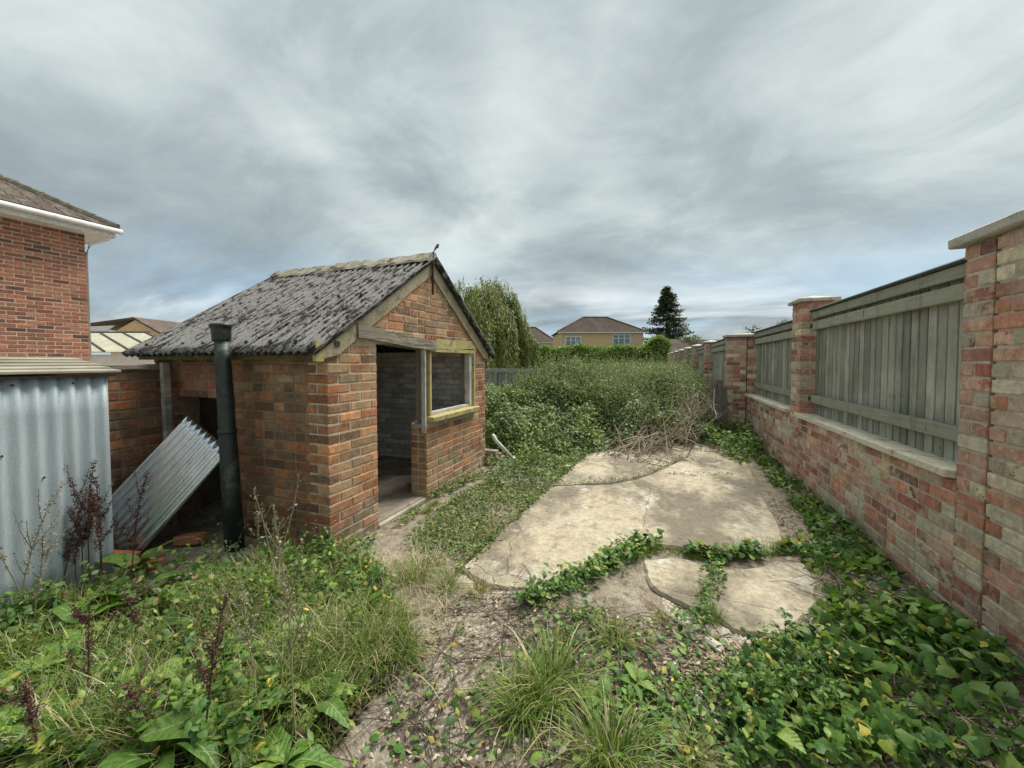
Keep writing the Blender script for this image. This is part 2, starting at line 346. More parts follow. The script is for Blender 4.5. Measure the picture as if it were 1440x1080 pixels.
def ground_mat():
    m, t = new_mat('soil'); p = t.pos()
    a = t.noise(p, 1.3, 6, 0.65); b = t.noise(p, 14, 6, 0.7); c_ = t.noise(p, 75, 5, 0.7); g = t.noise(t.map(p, loc=(3, 3, 0)), 4.5, 6, 0.7)
    c = t.mix(t.ramp(a, [(0.36, 0), (0.62, 1)]), (0.31, 0.26, 0.195), (0.43, 0.38, 0.30))
    c = t.mix(t.ramp(b, [(0.44, 0), (0.66, 0.9)]), c, (0.17, 0.13, 0.09))
    c = t.mix(t.ramp(g, [(0.52, 0), (0.64, 0.85)]), c, (0.50, 0.455, 0.37))
    c = t.mix(1.0, c, t.ramp(c_, [(0.25, 0.5), (0.72, 1.35)]), 'MULTIPLY')
    sp = t.node('ShaderNodeSeparateXYZ'); t.put(sp.inputs[0], p)
    far = t.math('MULTIPLY', t.math('SUBTRACT', sp.outputs[1], 22.0), 0.2, True)
    c = t.mix(far, c, (0.07, 0.09, 0.035))
    h = t.math('ADD', t.math('MULTIPLY', b, 0.9), t.math('MULTIPLY', c_, 0.7))
    t.out(t.bsdf(c, 0.96, 0, t.bump(h, 1.0, 0.035), 0.15)); return m
M['ground'] = ground_mat()

def leaf_mat(name, stops, mode='isl', trans=0.3, rough=0.5, var=0.25, spec=0.35, patch=None):
    m, t = new_mat(name)
    r = t.rnd(mode); base = t.ramp(r, stops)
    r2 = t.math('FRACT', t.math('MULTIPLY', r, 51.3))
    base = t.mix(1.0, base, t.ramp(r2, [(0, 1 - var), (1, 1 + var)]), 'MULTIPLY')
    if patch:
        base = t.mix(t.ramp(t.noise(t.pos(), patch[0], 3, 0.6), [(0.46, 0), (0.62, 0.65)]), base, t.mix(1.0, base, patch[1], 'MULTIPLY'))
    n = t.noise(t.pos(), 60, 3, 0.6)
    base = t.mix(1.0, base, t.ramp(n, [(0.3, 0.8), (0.7, 1.2)]), 'MULTIPLY')
    b = t.bsdf(base, rough, 0, None, spec)
    tr = t.node('ShaderNodeBsdfTranslucent')
    t.put(tr.inputs[0], t.mix(1.0, base, (1.1, 1.2, 0.6), 'MULTIPLY'))
    mx = t.node('ShaderNodeMixShader'); mx.inputs[0].default_value = trans
    t.l.new(b, mx.inputs[1]); t.l.new(tr.outputs[0], mx.inputs[2])
    t.out(mx.outputs[0]); return m
M['ivy'] = leaf_mat('ivy_leaf', [(0, (0.036, 0.095, 0.02)), (0.45, (0.068, 0.15, 0.03)), (0.8, (0.125, 0.215, 0.042)), (0.955, (0.22, 0.27, 0.06)), (0.99, (0.42, 0.36, 0.07))], patch=(2.2, (1.6, 1.4, 1.1)))
M['creep'] = leaf_mat('creeper_leaf', [(0, (0.048, 0.10, 0.022)), (0.45, (0.09, 0.155, 0.03)), (0.8, (0.165, 0.22, 0.045)), (0.92, (0.28, 0.27, 0.08)), (1, (0.30, 0.2, 0.1))])
M['bramble'] = leaf_mat('bramble_leaf', [(0, (0.038, 0.08, 0.02)), (0.4, (0.075, 0.13, 0.032)), (0.8, (0.135, 0.185, 0.052)), (0.95, (0.24, 0.26, 0.10))], patch=(1.1, (1.9, 1.75, 1.2)))
M['weed'] = leaf_mat('weed_leaf', [(0, (0.085, 0.115, 0.04)), (0.5, (0.15, 0.18, 0.07)), (0.88, (0.23, 0.25, 0.12)), (1, (0.36, 0.33, 0.2))], patch=(0.9, (0.75, 0.95, 0.7)))
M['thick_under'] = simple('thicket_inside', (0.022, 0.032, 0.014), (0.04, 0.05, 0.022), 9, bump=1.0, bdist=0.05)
M['grass'] = leaf_mat('grass_blade', [(0, (0.075, 0.135, 0.02)), (0.5, (0.13, 0.20, 0.032)), (0.76, (0.205, 0.255, 0.055)), (0.9, (0.36, 0.32, 0.15)), (1, (0.44, 0.38, 0.22))])
M['grass_yellow'] = leaf_mat('grass_yellowing', [(0, (0.14, 0.17, 0.05)), (0.4, (0.22, 0.22, 0.075)), (0.7, (0.34, 0.30, 0.13)), (1, (0.42, 0.34, 0.2))])
M['shade_litter'] = leaf_mat('shade_litter_leaf', [(0, (0.025, 0.020, 0.012)), (0.6, (0.05, 0.038, 0.024)), (1, (0.09, 0.07, 0.045))], trans=0.0, rough=0.9)  # dark brown leaf colour standing in for shade between the grass
M['straw'] = leaf_mat('straw', [(0, (0.26, 0.20, 0.12)), (0.5, (0.42, 0.35, 0.23)), (1, (0.56, 0.49, 0.35))], trans=0.15)
def dock_mat(stops):
    m, t = new_mat('dock_leaf'); base = t.ramp(t.rnd('obj'), stops)
    sp = t.node('ShaderNodeSeparateXYZ'); t.put(sp.inputs[0], t.obj())
    ax = t.math('ABSOLUTE', sp.outputs[0])
    rib = t.ramp(ax, [(0.004, 1), (0.016, 0)])
    ph = t.math('SUBTRACT', sp.outputs[1], t.math('MULTIPLY', ax, 0.9))
    vein = t.math('SINE', t.math('MULTIPLY', ph, 62.0))
    n = t.noise(t.pos(), 28, 5, 0.65)
    base = t.mix(1.0, base, t.ramp(n, [(0.3, 0.7), (0.7, 1.25)]), 'MULTIPLY')
    base = t.mix(t.ramp(t.math('MULTIPLY', t.math('ADD', vein, 1.0), 0.5), [(0.88, 0), (1.0, 0.16)]), base, (0.22, 0.28, 0.12))
    base = t.mix(t.math('MULTIPLY', rib, 0.8), base, (0.30, 0.33, 0.16))
    base = t.mix(t.ramp(t.noise(t.map(t.pos(), loc=(4, 1, 2)), 45, 3, 0.6), [(0.68, 0), (0.72, 0.8)]), base, (0.16, 0.09, 0.04))
    nb = t.bump(t.math('ADD', t.math('MULTIPLY', vein, -0.10), n), 0.6, 0.014)
    b = t.bsdf(base, 0.45, 0, nb, 0.4); tr = t.node('ShaderNodeBsdfTranslucent'); t.put(tr.inputs[0], t.mix(1.0, base, (1.1, 1.2, 0.6), 'MULTIPLY'))
    mx = t.node('ShaderNodeMixShader'); mx.inputs[0].default_value = 0.3
    t.l.new(b, mx.inputs[1]); t.l.new(tr.outputs[0], mx.inputs[2]); t.out(mx.outputs[0]); return m
M['dock'] = dock_mat([(0, (0.08, 0.175, 0.028)), (0.5, (0.125, 0.235, 0.036)), (1, (0.20, 0.30, 0.055))])
M['seed'] = leaf_mat('seed_head', [(0, (0.045, 0.018, 0.016)), (0.6, (0.075, 0.03, 0.025)), (1, (0.12, 0.06, 0.04))], trans=0.05)
M['seed_pale'] = leaf_mat('seed_head_pale', [(0, (0.13, 0.13, 0.07)), (0.6, (0.21, 0.19, 0.12)), (1, (0.30, 0.26, 0.17))], trans=0.1)
M['litter'] = leaf_mat('leaf_litter', [(0, (0.13, 0.085, 0.05)), (0.4, (0.21, 0.15, 0.095)), (0.8, (0.33, 0.27, 0.19)), (1, (0.48, 0.43, 0.34))], trans=0.05, rough=0.9)
M['twig'] = simple('twig', (0.16, 0.12, 0.09), (0.09, 0.07, 0.05), 12)
M['vine'] = simple('vine_stem', (0.10, 0.07, 0.05), (0.06, 0.045, 0.035), 12)
M['willow'] = leaf_mat('willow_leaf', [(0, (0.09, 0.115, 0.03)), (0.5, (0.19, 0.22, 0.065)), (1, (0.32, 0.34, 0.12))])
M['fir'] = leaf_mat('fir_needles', [(0, (0.025, 0.045, 0.026)), (0.6, (0.05, 0.08, 0.038)), (1, (0.10, 0.13, 0.055))], trans=0.1)
M['hedge'] = leaf_mat('hedge_leaf', [(0, (0.07, 0.14, 0.015)), (0.5, (0.15, 0.24, 0.025)), (1, (0.24, 0.33, 0.04))])
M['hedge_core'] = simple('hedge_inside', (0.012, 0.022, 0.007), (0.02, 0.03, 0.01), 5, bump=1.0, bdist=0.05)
M['tree_far'] = leaf_mat('tree_leaf', [(0, (0.045, 0.075, 0.025)), (0.6, (0.085, 0.13, 0.035)), (1, (0.13, 0.17, 0.05))])

# ------------------------------------------------------------------ builders
class MB:
    def __init__(s): s.v = []; s.f = []
    def add(s, vs_, fs):
        o = len(s.v); s.v.extend([tuple(p) for p in vs_]); s.f.extend([tuple(i + o for i in f) for f in fs])
    def box(s, c, size, rot=None, taper=None):
        hx, hy, hz = [a / 2 for a in size]
        vs_ = [Vector((x, y, z)) for z in (-hz, hz) for x, y in ((-hx, -hy), (hx, -hy), (hx, hy), (-hx, hy))]
        if taper:
            for p in vs_[4:]: p.x *= taper; p.y *= taper
        if rot is not None: vs_ = [rot @ p for p in vs_]
        c = Vector(c)
        s.add([p + c for p in vs_], [(3, 2, 1, 0), (4, 5, 6, 7), (0, 1, 5, 4), (1, 2, 6, 5), (2, 3, 7, 6), (3, 0, 4, 7)])
        return s
    def b2(s, a, b): return s.box([(p + q) / 2 for p, q in zip(a, b)], [abs(q - p) for p, q in zip(a, b)])
    def prism(s, poly, d):
        """poly: list of 3D points; d: extrusion vector"""
        n = len(poly); d = Vector(d); a = [Vector(p) for p in poly]; b = [p + d for p in a]
        s.add(a + b, [tuple(range(n - 1, -1, -1)), tuple(range(n, 2 * n))] + [(i, (i + 1) % n, n + (i + 1) % n, n + i) for i in range(n)])
        return s
    def tube(s, pts, radii, n=8, cap=True):
        pts = [Vector(p) for p in pts]; ring = []
        if isinstance(radii, (int, float)): radii = [radii] * len(pts)
        for i, p in enumerate(pts):
            t = (pts[min(i + 1, len(pts) - 1)] - pts[max(i - 1, 0)]).normalized()
            a = t.cross(Vector((0, 0, 1)) if abs(t.z) < 0.9 else Vector((1, 0, 0))).normalized(); b = t.cross(a)
            ring.append([p + (a * math.cos(2 * math.pi * k / n) + b * math.sin(2 * math.pi * k / n)) * radii[i] for k in range(n)])
        vs_ = [q for r_ in ring for q in r_]; fs = []
        for i in range(len(pts) - 1):
            for k in range(n):
                fs.append((i * n + k, i * n + (k + 1) % n, (i + 1) * n + (k + 1) % n, (i + 1) * n + k))
        if cap: fs.append(tuple(range(n - 1, -1, -1))); fs.append(tuple((len(pts) - 1) * n + k for k in range(n)))
        s.add(vs_, fs); return s
    def mesh(s, name, bevel=0.0, smooth=False):
        me = bpy.data.meshes.new(name); me.from_pydata(s.v, [], s.f)
        if bevel:
            import bmesh
            bm = bmesh.new(); bm.from_mesh(me)
            bmesh.ops.bevel(bm, geom=bm.edges[:], offset=bevel, segments=1, affect='EDGES', clamp_overlap=True)
            bm.to_mesh(me); bm.free()
        if smooth: me.shade_smooth()
        me.update(); return me

def link(name, me, mat=None, parent=None, loc=(0, 0, 0), rot=(0, 0, 0), scale=(1, 1, 1)):
    o = bpy.data.objects.new(name, me); COL.objects.link(o)
    if mat is not None and me is not None and not me.materials: me.materials.append(M[mat] if isinstance(mat, str) else mat)
    o.location = loc; o.rotation_euler = rot; o.scale = scale
    if parent is not None: o.parent = parent
    return o
def tag(o, label, cat, group=None, kind=None):
    o['label'] = label; o['category'] = cat
    if group: o['group'] = group
    if kind: o['kind'] = kind
    return o
def thing(name, label, cat, loc=(0, 0, 0), group=None):
    o = bpy.data.objects.new(name, None); COL.objects.link(o); o.location = loc; o.empty_display_size = 0.1
    return tag(o, label, cat, group)
def part(name, mb, mat, parent, bevel=0.0, smooth=False):
    """mesh given in world coordinates, put under parent (an unrotated, unscaled Empty or mesh)"""
    me = mb.mesh(name, bevel, smooth) if isinstance(mb, MB) else mb
    o = link(name, me, mat, parent)
    w = Vector((0, 0, 0)); p = parent
    while p is not None: w += p.location; p = p.parent
    o.location = -w
    return o
def jit(a): return random.uniform(-a, a)

def np_mesh(name, V, F):
    """V (n,3), F (m,k) with k = 3 or 4"""
    me = bpy.data.meshes.new(name); V = np.asarray(V, dtype=np.float32); F = np.asarray(F, dtype=np.int32)
    k = F.shape[1]
    me.vertices.add(len(V)); me.vertices.foreach_set('co', V.ravel())
    me.loops.add(F.size); me.loops.foreach_set('vertex_index', F.ravel())
    me.polygons.add(len(F)); me.polygons.foreach_set('loop_start', np.arange(0, F.size, k, dtype=np.int32))
    me.update(calc_edges=True); return me

T_IVY = (np.array([(0, .42, .05), (0, 0, 0), (-.46, .08, -.03), (-.50, .42, -.07), (-.25, .62, -.02), (0, 1, -.10), (.25, .62, -.02), (.50, .42, -.07), (.46, .08, -.03)]),
         np.array([(0, 2, 1), (0, 3, 2), (0, 4, 3), (0, 5, 4), (0, 6, 5), (0, 7, 6), (0, 8, 7), (0, 1, 8)]))
T_OVAL = (np.array([(0, .45, .04), (0, 0, 0), (-.24, .25, -.03), (-.27, .55, -.05), (0, 1, -.10), (.27, .55, -.05), (.24, .25, -.03)]),
          np.array([(0, 2, 1), (0, 3, 2), (0, 4, 3), (0, 5, 4), (0, 6, 5), (0, 1, 6)]))
T_QUAD = (np.array([(0, 0, 0), (-.30, .45, -.05), (0, 1, -.06), (.30, .45, -.05)]), np.array([(0, 2, 1), (0, 3, 2)]))
T_NARROW = (np.array([(0, 0, 0), (-.10, .45, -.02), (0, 1, -.06), (.10, .45, -.02)]), np.array([(0, 2, 1), (0, 3, 2)]))

def norm(a): return a / np.maximum(np.linalg.norm(a, axis=1, keepdims=True), 1e-9)
def leaves(P, size, nrm, dirv=None, tpl=T_OVAL):
    """one leaf per point of P, facing nrm"""
    n = len(P); nrm = norm(nrm)
    if dirv is None: dirv = rng.normal(size=(n, 3))
    d = norm(dirv - nrm * np.sum(dirv * nrm, axis=1, keepdims=True)); b = np.cross(d, nrm)
    V, F = tpl; s = np.asarray(size).reshape(n, 1, 1)
    asp = rng.uniform(0.8, 1.2, (n, 1, 1))
    X = P[:, None, :] + s * (V[None, :, 0:1] * asp * b[:, None, :] + V[None, :, 1:2] * d[:, None, :] + V[None, :, 2:3] * nrm[:, None, :])
    FF = (F[None] + (np.arange(n) * len(V))[:, None, None]).reshape(-1, F.shape[1])
    return X.reshape(-1, 3), FF
def up_normals(n, tilt):
    a = rng.normal(size=(n, 3)) * tilt; a[:, 2] = 1; return a
def merge(lst):
    o = 0; V = []; F = []
    for v, f in lst: V.append(v); F.append(f + o); o += len(v)
    return np.concatenate(V), np.concatenate(F)
def blades(P, L, w, lean, az=None, seg=3, droop=0.5):
    """grass blades: P (n,3)"""
    n = len(P); az = rng.uniform(0, 2 * np.pi, n) if az is None else az
    L = np.asarray(L); t = np.linspace(0, 1, seg + 1)[None]
    hor = (lean[:, None] * L[:, None]) * (0.35 * t + 0.65 * t ** 2)
    ver = L[:, None] * (t * np.sqrt(np.maximum(0.05, 1 - lean[:, None] ** 2 * 0.6)) - droop * lean[:, None] * t ** 3 * 0.6)
    ca, sa = np.cos(az)[:, None], np.sin(az)[:, None]
    C = np.stack([P[:, 0:1] + hor * ca, P[:, 1:2] + hor * sa, P[:, 2:3] + ver], -1)
    wd = (w[:, None] * (1 - 0.9 * t ** 1.6) * 0.5)
    S = np.stack([-sa * wd, ca * wd, np.zeros_like(wd)], -1)
    V = np.stack([C - S, C + S], 2).reshape(n, -1, 3)
    F = np.array([(2 * i, 2 * i + 1, 2 * i + 3, 2 * i + 2) for i in range(seg)])
    FF = (F[None] + (np.arange(n) * V.shape[1])[:, None, None]).reshape(-1, 4)
    return V.reshape(-1, 3), FF
def inpoly(x, y, poly):
    c = np.zeros(len(x), bool); j = len(poly) - 1
    for i in range(len(poly)):
        xi, yi = poly[i]; xj, yj = poly[j]
        c ^= ((yi > y) != (yj > y)) & (x < (xj - xi) * (y - yi) / (yj - yi + 1e-12) + xi); j = i
    return c
def sample(poly, n):
    a = np.array(poly); lo, hi = a.min(0), a.max(0); X = np.zeros((0, 2))
    while len(X) < n:
        q = rng.uniform(lo, hi, (n * 2, 2)); X = np.concatenate([X, q[inpoly(q[:, 0], q[:, 1], poly)]])
    return X[:n]
def pix(poly): return [G(u, v) for u, v in poly]
def fnoise(x, y, s=1.0, seed=0):
    """cheap smooth value noise from sines, about -1..1"""
    r = np.random.default_rng(seed); o = 0
    for k in range(7):
        a = r.uniform(0, 2 * np.pi); f = s * r.uniform(0.6, 2.6); ph = r.uniform(0, 6.28)
        o = o + np.sin((x * np.cos(a) + y * np.sin(a)) * f + ph) / 7 * 1.8
    return o
def gz(x, y):
    x = np.asarray(x, float); y = np.asarray(y, float)
    near = np.clip(1 - np.hypot(x, y - 3) / 30, 0, 1)
    bump = 0.018 * fnoise(x, y, 3.0, 3) + 0.010 * fnoise(x, y, 11, 5)
    left = 0.07 * np.exp(-(((x + 3.0) / 0.7) ** 2 + ((y - 1.75) / 0.35) ** 2))
    return (bump + left) * near - 0.01

# ------------------------------------------------------------------ ground
xs = np.unique(np.concatenate([-np.geomspace(6, 900, 26), np.linspace(-6, 3, 190), np.geomspace(3, 900, 26)]))
ys = np.unique(np.concatenate([-np.geomspace(1, 200, 14), np.linspace(-1, 9, 200), np.geomspace(9, 1500, 40)]))
gx, gy = np.meshgrid(xs, ys)
V = np.stack([gx.ravel(), gy.ravel(), gz(gx, gy).ravel()], -1)
nx, ny = len(xs), len(ys)
ii = (np.arange(ny - 1)[:, None] * nx + np.arange(nx - 1)[None]).ravel()
gm = np_mesh('ground', V, np.stack([ii, ii + 1, ii + nx + 1, ii + nx], -1)); gm.shade_smooth()
ground = link('ground', gm, 'ground'); ground['kind'] = 'structure'

# ------------------------------------------------------------------ concrete pad
def slab(name, px, z, th, rough=0.02, rounds=3):
    p = [Vector((*G(u, v, z), 0)) for u, v in px]
    for k in range(rounds):                        # fractal edges
        q = []
        for i in range(len(p)):
            a, b = p[i], p[(i + 1) % len(p)]; L = (b - a).length
            q.append(a)
            if L > 0.06:
                n = Vector((-(b - a).y, (b - a).x, 0)).normalized()
                q.append((a + b) / 2 + n * jit(rough * min(L, 0.8)))
        p = q
    c = sum(p, Vector()) / len(p); n = len(p)
    mb = MB()
    rings = [[Vector((*(v.xy + (v - c).xy.normalized() * 0.01), z - th)) for v in p], [Vector((v.x, v.y, z - 0.018)) for v in p],
             [Vector((*(v.xy - (v - c).xy.normalized() * 0.014), z + jit(0.0015))) for v in p]]
    vs_ = [v for r_ in rings for v in r_]
    fs = [(k * n + i, k * n + (i + 1) % n, (k + 1) * n + (i + 1) % n, (k + 1) * n + i) for k in range(2) for i in range(n)]
    fs.append(tuple(2 * n + i for i in range(n)))
    mb.add(vs_, fs)
    o = link(name, mb.mesh(name), 'slab'); o['kind'] = 'structure'
    return o
slab('concrete_pad', [(651, 797), (662, 809), (690, 822), (722, 828), (750, 824), (784, 810), (831, 795), (857, 779), (890, 764), (950, 768), (1010, 782),
                      (1070, 779), (1104, 762), (1094, 735), (1072, 695), (1052, 656), (1038, 627), (1000, 621), (977, 622), (968, 643), (938, 657), (915, 667), (893, 674), (856, 681), (773, 684)], 0.020, 0.14, 0.012, 4)
slab('concrete_pad', [(774.5, 682.6), (856, 679.6), (892.5, 672.4), (936.5, 655.4), (966.5, 641.5), (974, 622), (900, 622), (850, 630), (826, 637)], 0.020, 0.14, 0.012, 3)
slab('concrete_pad', [(905, 786), (955, 784), (1008, 797), (1000, 830), (985, 862), (945, 842), (915, 822)], 0.006, 0.12, 0.10, 4)
slab('concrete_pad', [(1015, 800), (1080, 794), (1128, 790), (1150, 822), (1148, 858), (1120, 884), (1085, 893), (1030, 885), (1003, 862), (1008, 830)], 0.010, 0.12, 0.08, 4)

# ------------------------------------------------------------------ bricks
def brick_proto(name, L, D, H, n):
    out = []
    for k in range(n):
        mb = MB().box((0, 0, 0), (L, D, H)); me = mb.mesh(name, bevel=0.006)
        for v in me.vertices:
            v.co.x += jit(0.0022); v.co.y += jit(0.0018); v.co.z += jit(0.0022)
        me.update(); out.append(me)
    return out
BL, BD = 0.228, 0.106
PROTO = {}
def protos(H, mat, n=5):
    key = (round(H, 4), mat)
    if key not in PROTO:
        a = brick_proto('brick_stretcher', BL, BD, H, n); b = brick_proto('brick_header', BD, BD, H, n)
        for me in a + b: me.materials.append(M[mat])
        PROTO[key] = (a, b)
    return PROTO[key]
def lay(p0, dirv, outv, z0, course, runs, bh, joint=0.010, ncourse=99, bond='flemish', depth_jit=0.002):
    """placements (centre, rotation, length) ; runs(i, z) -> list of (s0, s1, first) along the wall"""
    out = []; dirv = Vector((*dirv, 0)); outv = Vector((*outv, 0)); ang = math.atan2(dirv.y, dirv.x)
    for i in range(ncourse):
        z = z0 + i * course + course / 2
        for s0, s1, first in runs(i, z):
            s = s0; k = first
            while s < s1 - 0.03:
                if bond == 'flemish': L = BL if k % 2 == 0 else BD
                elif bond == 'garden': L = BD if k % 4 == 3 else BL
                else: L = BL
                if bond == 'stretcher' and k == 1 and s == s0: L = BD
                L += jit(0.004)
                if s + L > s1 - 0.05: L = s1 - s
                L = max(L, 0.03)
                c = Vector((*p0, 0)) + dirv * (s + L / 2) - outv * (BD / 2 + jit(depth_jit)); c.z = z + jit(0.0015)
                out.append((c, ang + jit(0.007), L, jit(0.010)))
                s += L + joint; k += 1
    return out
def put_bricks(pl, parent, bh, mat, joined=False):
    org = Vector((0, 0, 0)); p = parent
    while p is not None: org += p.location; p = p.parent
    st, hd = protos(bh, mat)
    if joined:
        V = []; F = []; o = 0
        for c, a, L, tl in pl:
            me = random.choice(st)
            co = np.empty(len(me.vertices) * 3); me.vertices.foreach_get('co', co); co = co.reshape(-1, 3) * (L / BL, 1, 1)
            ca, sa = math.cos(a), math.sin(a)
            x = co[:, 0] * ca - co[:, 1] * sa + c.x; y = co[:, 0] * sa + co[:, 1] * ca + c.y
            V.append(np.stack([x, y, co[:, 2] + c.z], -1))
            for f in me.polygons: F.append(tuple(v + o for v in f.vertices))
            o += len(co)
        me = bpy.data.meshes.new('brickwork'); me.from_pydata(np.concatenate(V).tolist(), [], F); me.update()
        ob = link('brickwork', me, mat, parent); ob.location = -org; ob['kind'] = 'stuff'
        return
    for c, a, L, tl in pl:
        if L > 0.16: me, sx = random.choice(st), L / BL
        else: me, sx = random.choice(hd), L / BD
        link('brick', me, None, parent, c - org, (0, tl * 0.6, a), (sx, 1, 1))

# ------------------------------------------------------------------ the brick shed
SX, SY0, SY1 = -2.35, 2.21, 5.02
SXB = -4.53                      # back of the shed
EAVE, APEX = 1.63, 2.565
SLOPE = (APEX - EAVE) / ((SY1 - SY0) / 2); SLEN = SY1 - SY0; MID = (SY0 + SY1) / 2
DOOR = (0.547, 1.312); WIN = (1.36, 2.43); SILL = 0.85; LINT = (1.66, 1.765)
shed = thing('brick_shed', 'small derelict brick shed with mossy corrugated roof and open doorway', 'shed', (SX, SY0, 0))
CR_, CB = 0.078, 0.067
NC = int(APEX / CR_)
REC = 0.0055
fw = MB()
x0, x1 = SX - REC, SX - 0.20
fw.b2((x1, SY0 + REC, -0.1), (x0, SY0 + DOOR[0] - 0.004, LINT[0]))
fw.b2((x1, SY0 + DOOR[1] + 0.004, -0.1), (x0, SY1, SILL - 0.03))
fw.b2((x1, SY0 + WIN[1] + 0.05, SILL - 0.03), (x0, SY1, LINT[0]))
e = EAVE
fw.prism([(x0, SY0 + REC, LINT[0] - 0.0), (x0, SY1, LINT[0]), (x0, SY1 - (LINT[0] - e) / SLOPE - 0.0, LINT[0] + 0.02), (x0, MID, APEX - 0.03), (x0, SY0 + 0.04, LINT[0] + 0.02)], (x1 - x0, 0, 0))
front = part('front_wall', fw, 'mortar', shed)
def runs_front(i, z):
    a = 0.0 if i % 2 == 0 else BD + 0.010
    b = SLEN - 0.002
    first = 0 if i % 2 == 0 else (1 if i % 4 == 1 else 0)
    if z > EAVE:
        k = (z - EAVE + 0.03) / SLOPE; a2, b2 = k, SLEN - k
        if LINT[0] - 0.02 < z < LINT[1] - 0.01: return [(max(a, a2), 0.30, i)] if 0.30 - max(a, a2) > 0.06 else []
        if b2 - a2 < 0.12: return []
        return [(max(a2, 0.0), b2, i)]
    r = [(a, DOOR[0], first)]
    if z < SILL - 0.06: r.append((DOOR[1], b, i))
    elif z < LINT[0]: r.append((WIN[1] + 0.06, b, i))
    return r
pl_front = lay((SX, SY0), (0, 1), (1, 0), 0.0, CR_, runs_front, CB, ncourse=NC, bond='garden', depth_jit=0.0028)
# the dark side wall under the eaves
sw = MB(); y0, y1 = SY0 + REC, SY0 + 0.2
OPX = (-4.22, -3.40)
sw.b2((OPX[1], y0, -0.1), (SX - 0.2, y1, EAVE - 0.02))
sw.b2((SXB, y0, -0.1), (OPX[0], y1, EAVE - 0.02))
sw.b2((OPX[0], y0, 1.20), (OPX[1], y1, EAVE - 0.02))
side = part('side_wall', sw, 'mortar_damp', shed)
def runs_side(i, z):
    a = BD + 0.010 if i % 2 == 0 else 0.0
    if z > EAVE - 0.09: return []
    r = [(a, -(OPX[1] - SX), 0 if i % 2 else i // 2)]
    return r
pl_side = lay((SX, SY0), (-1, 0), (0, -1), 0.0, CR_, runs_side, CB, ncourse=NC, bond='flemish', depth_jit=0.002)
s_top = []
for k in range(13):                                # brick-on-edge course under the eaves
    s_top.append(k)
def runs_left(i, z):
    if z > EAVE - 0.02: return []
    return [(-(OPX[0] - SX) + 0.0, -(SXB - SX), i)] if z < 1.2 else [(-(OPX[1] - SX) + 0.01, -(SXB - SX), i)]
pl_left = lay((SX, SY0), (-1, 0), (0, -1), 0.0, CR_, runs_left, CB, ncourse=NC, bond='flemish')
put_bricks(pl_front, front, CB, 'brick_shed')
pl_rev = lay((SX - BD - 0.010, SY0 + DOOR[1]), (-1, 0), (0, -1), 0.0, CR_, lambda i, z: [(0.0, 0.083, i)] if z < SILL - 0.06 else [], CB, ncourse=12)
put_bricks(pl_rev, front, CB, 'brick_shed_j', True)
nleft = max(0, 300 - len(pl_front))
pl_side.sort(key=lambda p: -p[0].z)
nb_side = pl_side[:nleft]; rest = pl_side[nleft:]
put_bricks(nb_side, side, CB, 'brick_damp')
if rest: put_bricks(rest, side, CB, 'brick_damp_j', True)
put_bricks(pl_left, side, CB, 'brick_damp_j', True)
hdr = []
for k in range(12):
    hdr.append((Vector((SX - 0.045 - k * 0.086, SY0 + BD / 2 + jit(.003), EAVE - 0.055)), math.pi / 2 * 0, 0.075, 0))
put_bricks(hdr, side, 0.105, 'brick_damp_j', True)
part('light_baffle', MB().b2((OPX[1] - 0.02, y1 + 0.001, -0.1), (OPX[1] + 0.03, SY0 + 0.72, EAVE - 0.03)).b2((SXB + 0.21, SY0 + 0.721, -0.1), (OPX[1] + 0.03, SY0 + 0.76, EAVE - 0.03)), 'dark_in', shed)  # added dark baffle keeps the doorway's light out of the side opening
# inside: whitewashed far wall, back wall, floor
bw = MB().b2((SX - 0.2, SY1 - 0.19, -0.1), (SXB, SY1 - 0.004, EAVE - 0.01))
far_wall = part('far_wall', bw, 'paint_white', shed)
pl = lay((SX - 0.205, SY1 - 0.2), (-1, 0), (0, -1), 0.0, CR_, lambda i, z: [(0.0, 1.95, i)] if z < EAVE else [], CB, ncourse=21, bond='garden')
put_bricks(pl, far_wall, CB, 'whitewash', True)
pl = lay((SX - 0.206, SY1 + 0.001), (-1, 0), (0, 1), 0.0, CR_, lambda i, z: [(0.0, 1.95, i)] if z < EAVE else [], CB, ncourse=21, bond='garden')
put_bricks(pl, far_wall, CB, 'brick_shed_j', True)
bk = MB(); bk.b2((SXB + 0.0, SY0 + 0.2, -0.1), (SXB + 0.19, SY1 - 0.21, EAVE - 0.01))
bk.prism([(SXB, SY0 + 0.1, EAVE), (SXB, SY1 - 0.1, EAVE), (SXB, MID, APEX - 0.06)], (0.19, 0, 0))
back_wall = part('back_wall', bk, 'mortar_damp', shed)
pl = lay((SXB + 0.2, SY0 + 0.78), (0, 1), (1, 0), 0.0, CR_, lambda i, z: [(0.0, 1.82, i)] if z < EAVE else [], CB, ncourse=21, bond='garden')
put_bricks(pl, back_wall, CB, 'whitewash', True)
part('floor', MB().b2((SXB + 0.1, SY0 + 0.12, -0.1), (SX - 0.03, SY1 - 0.1, 0.035)), 'plaster_in', shed)
part('door_sill', MB().b2((SX - 0.19, SY0 + DOOR[0] + 0.004, -0.1), (SX + 0.004, SY0 + DOOR[1] - 0.004, 0.022)), 'cement', shed, bevel=0.008)
# sloping cement skirt at the near corner and shelf under the sill
part('sill_bed', MB().b2((SX - 0.18, SY0 + DOOR[1] + 0.03, SILL - 0.085), (SX + 0.003, SY0 + WIN[1] + 0.05, SILL - 0.005)), 'cement', shed, bevel=0.01)
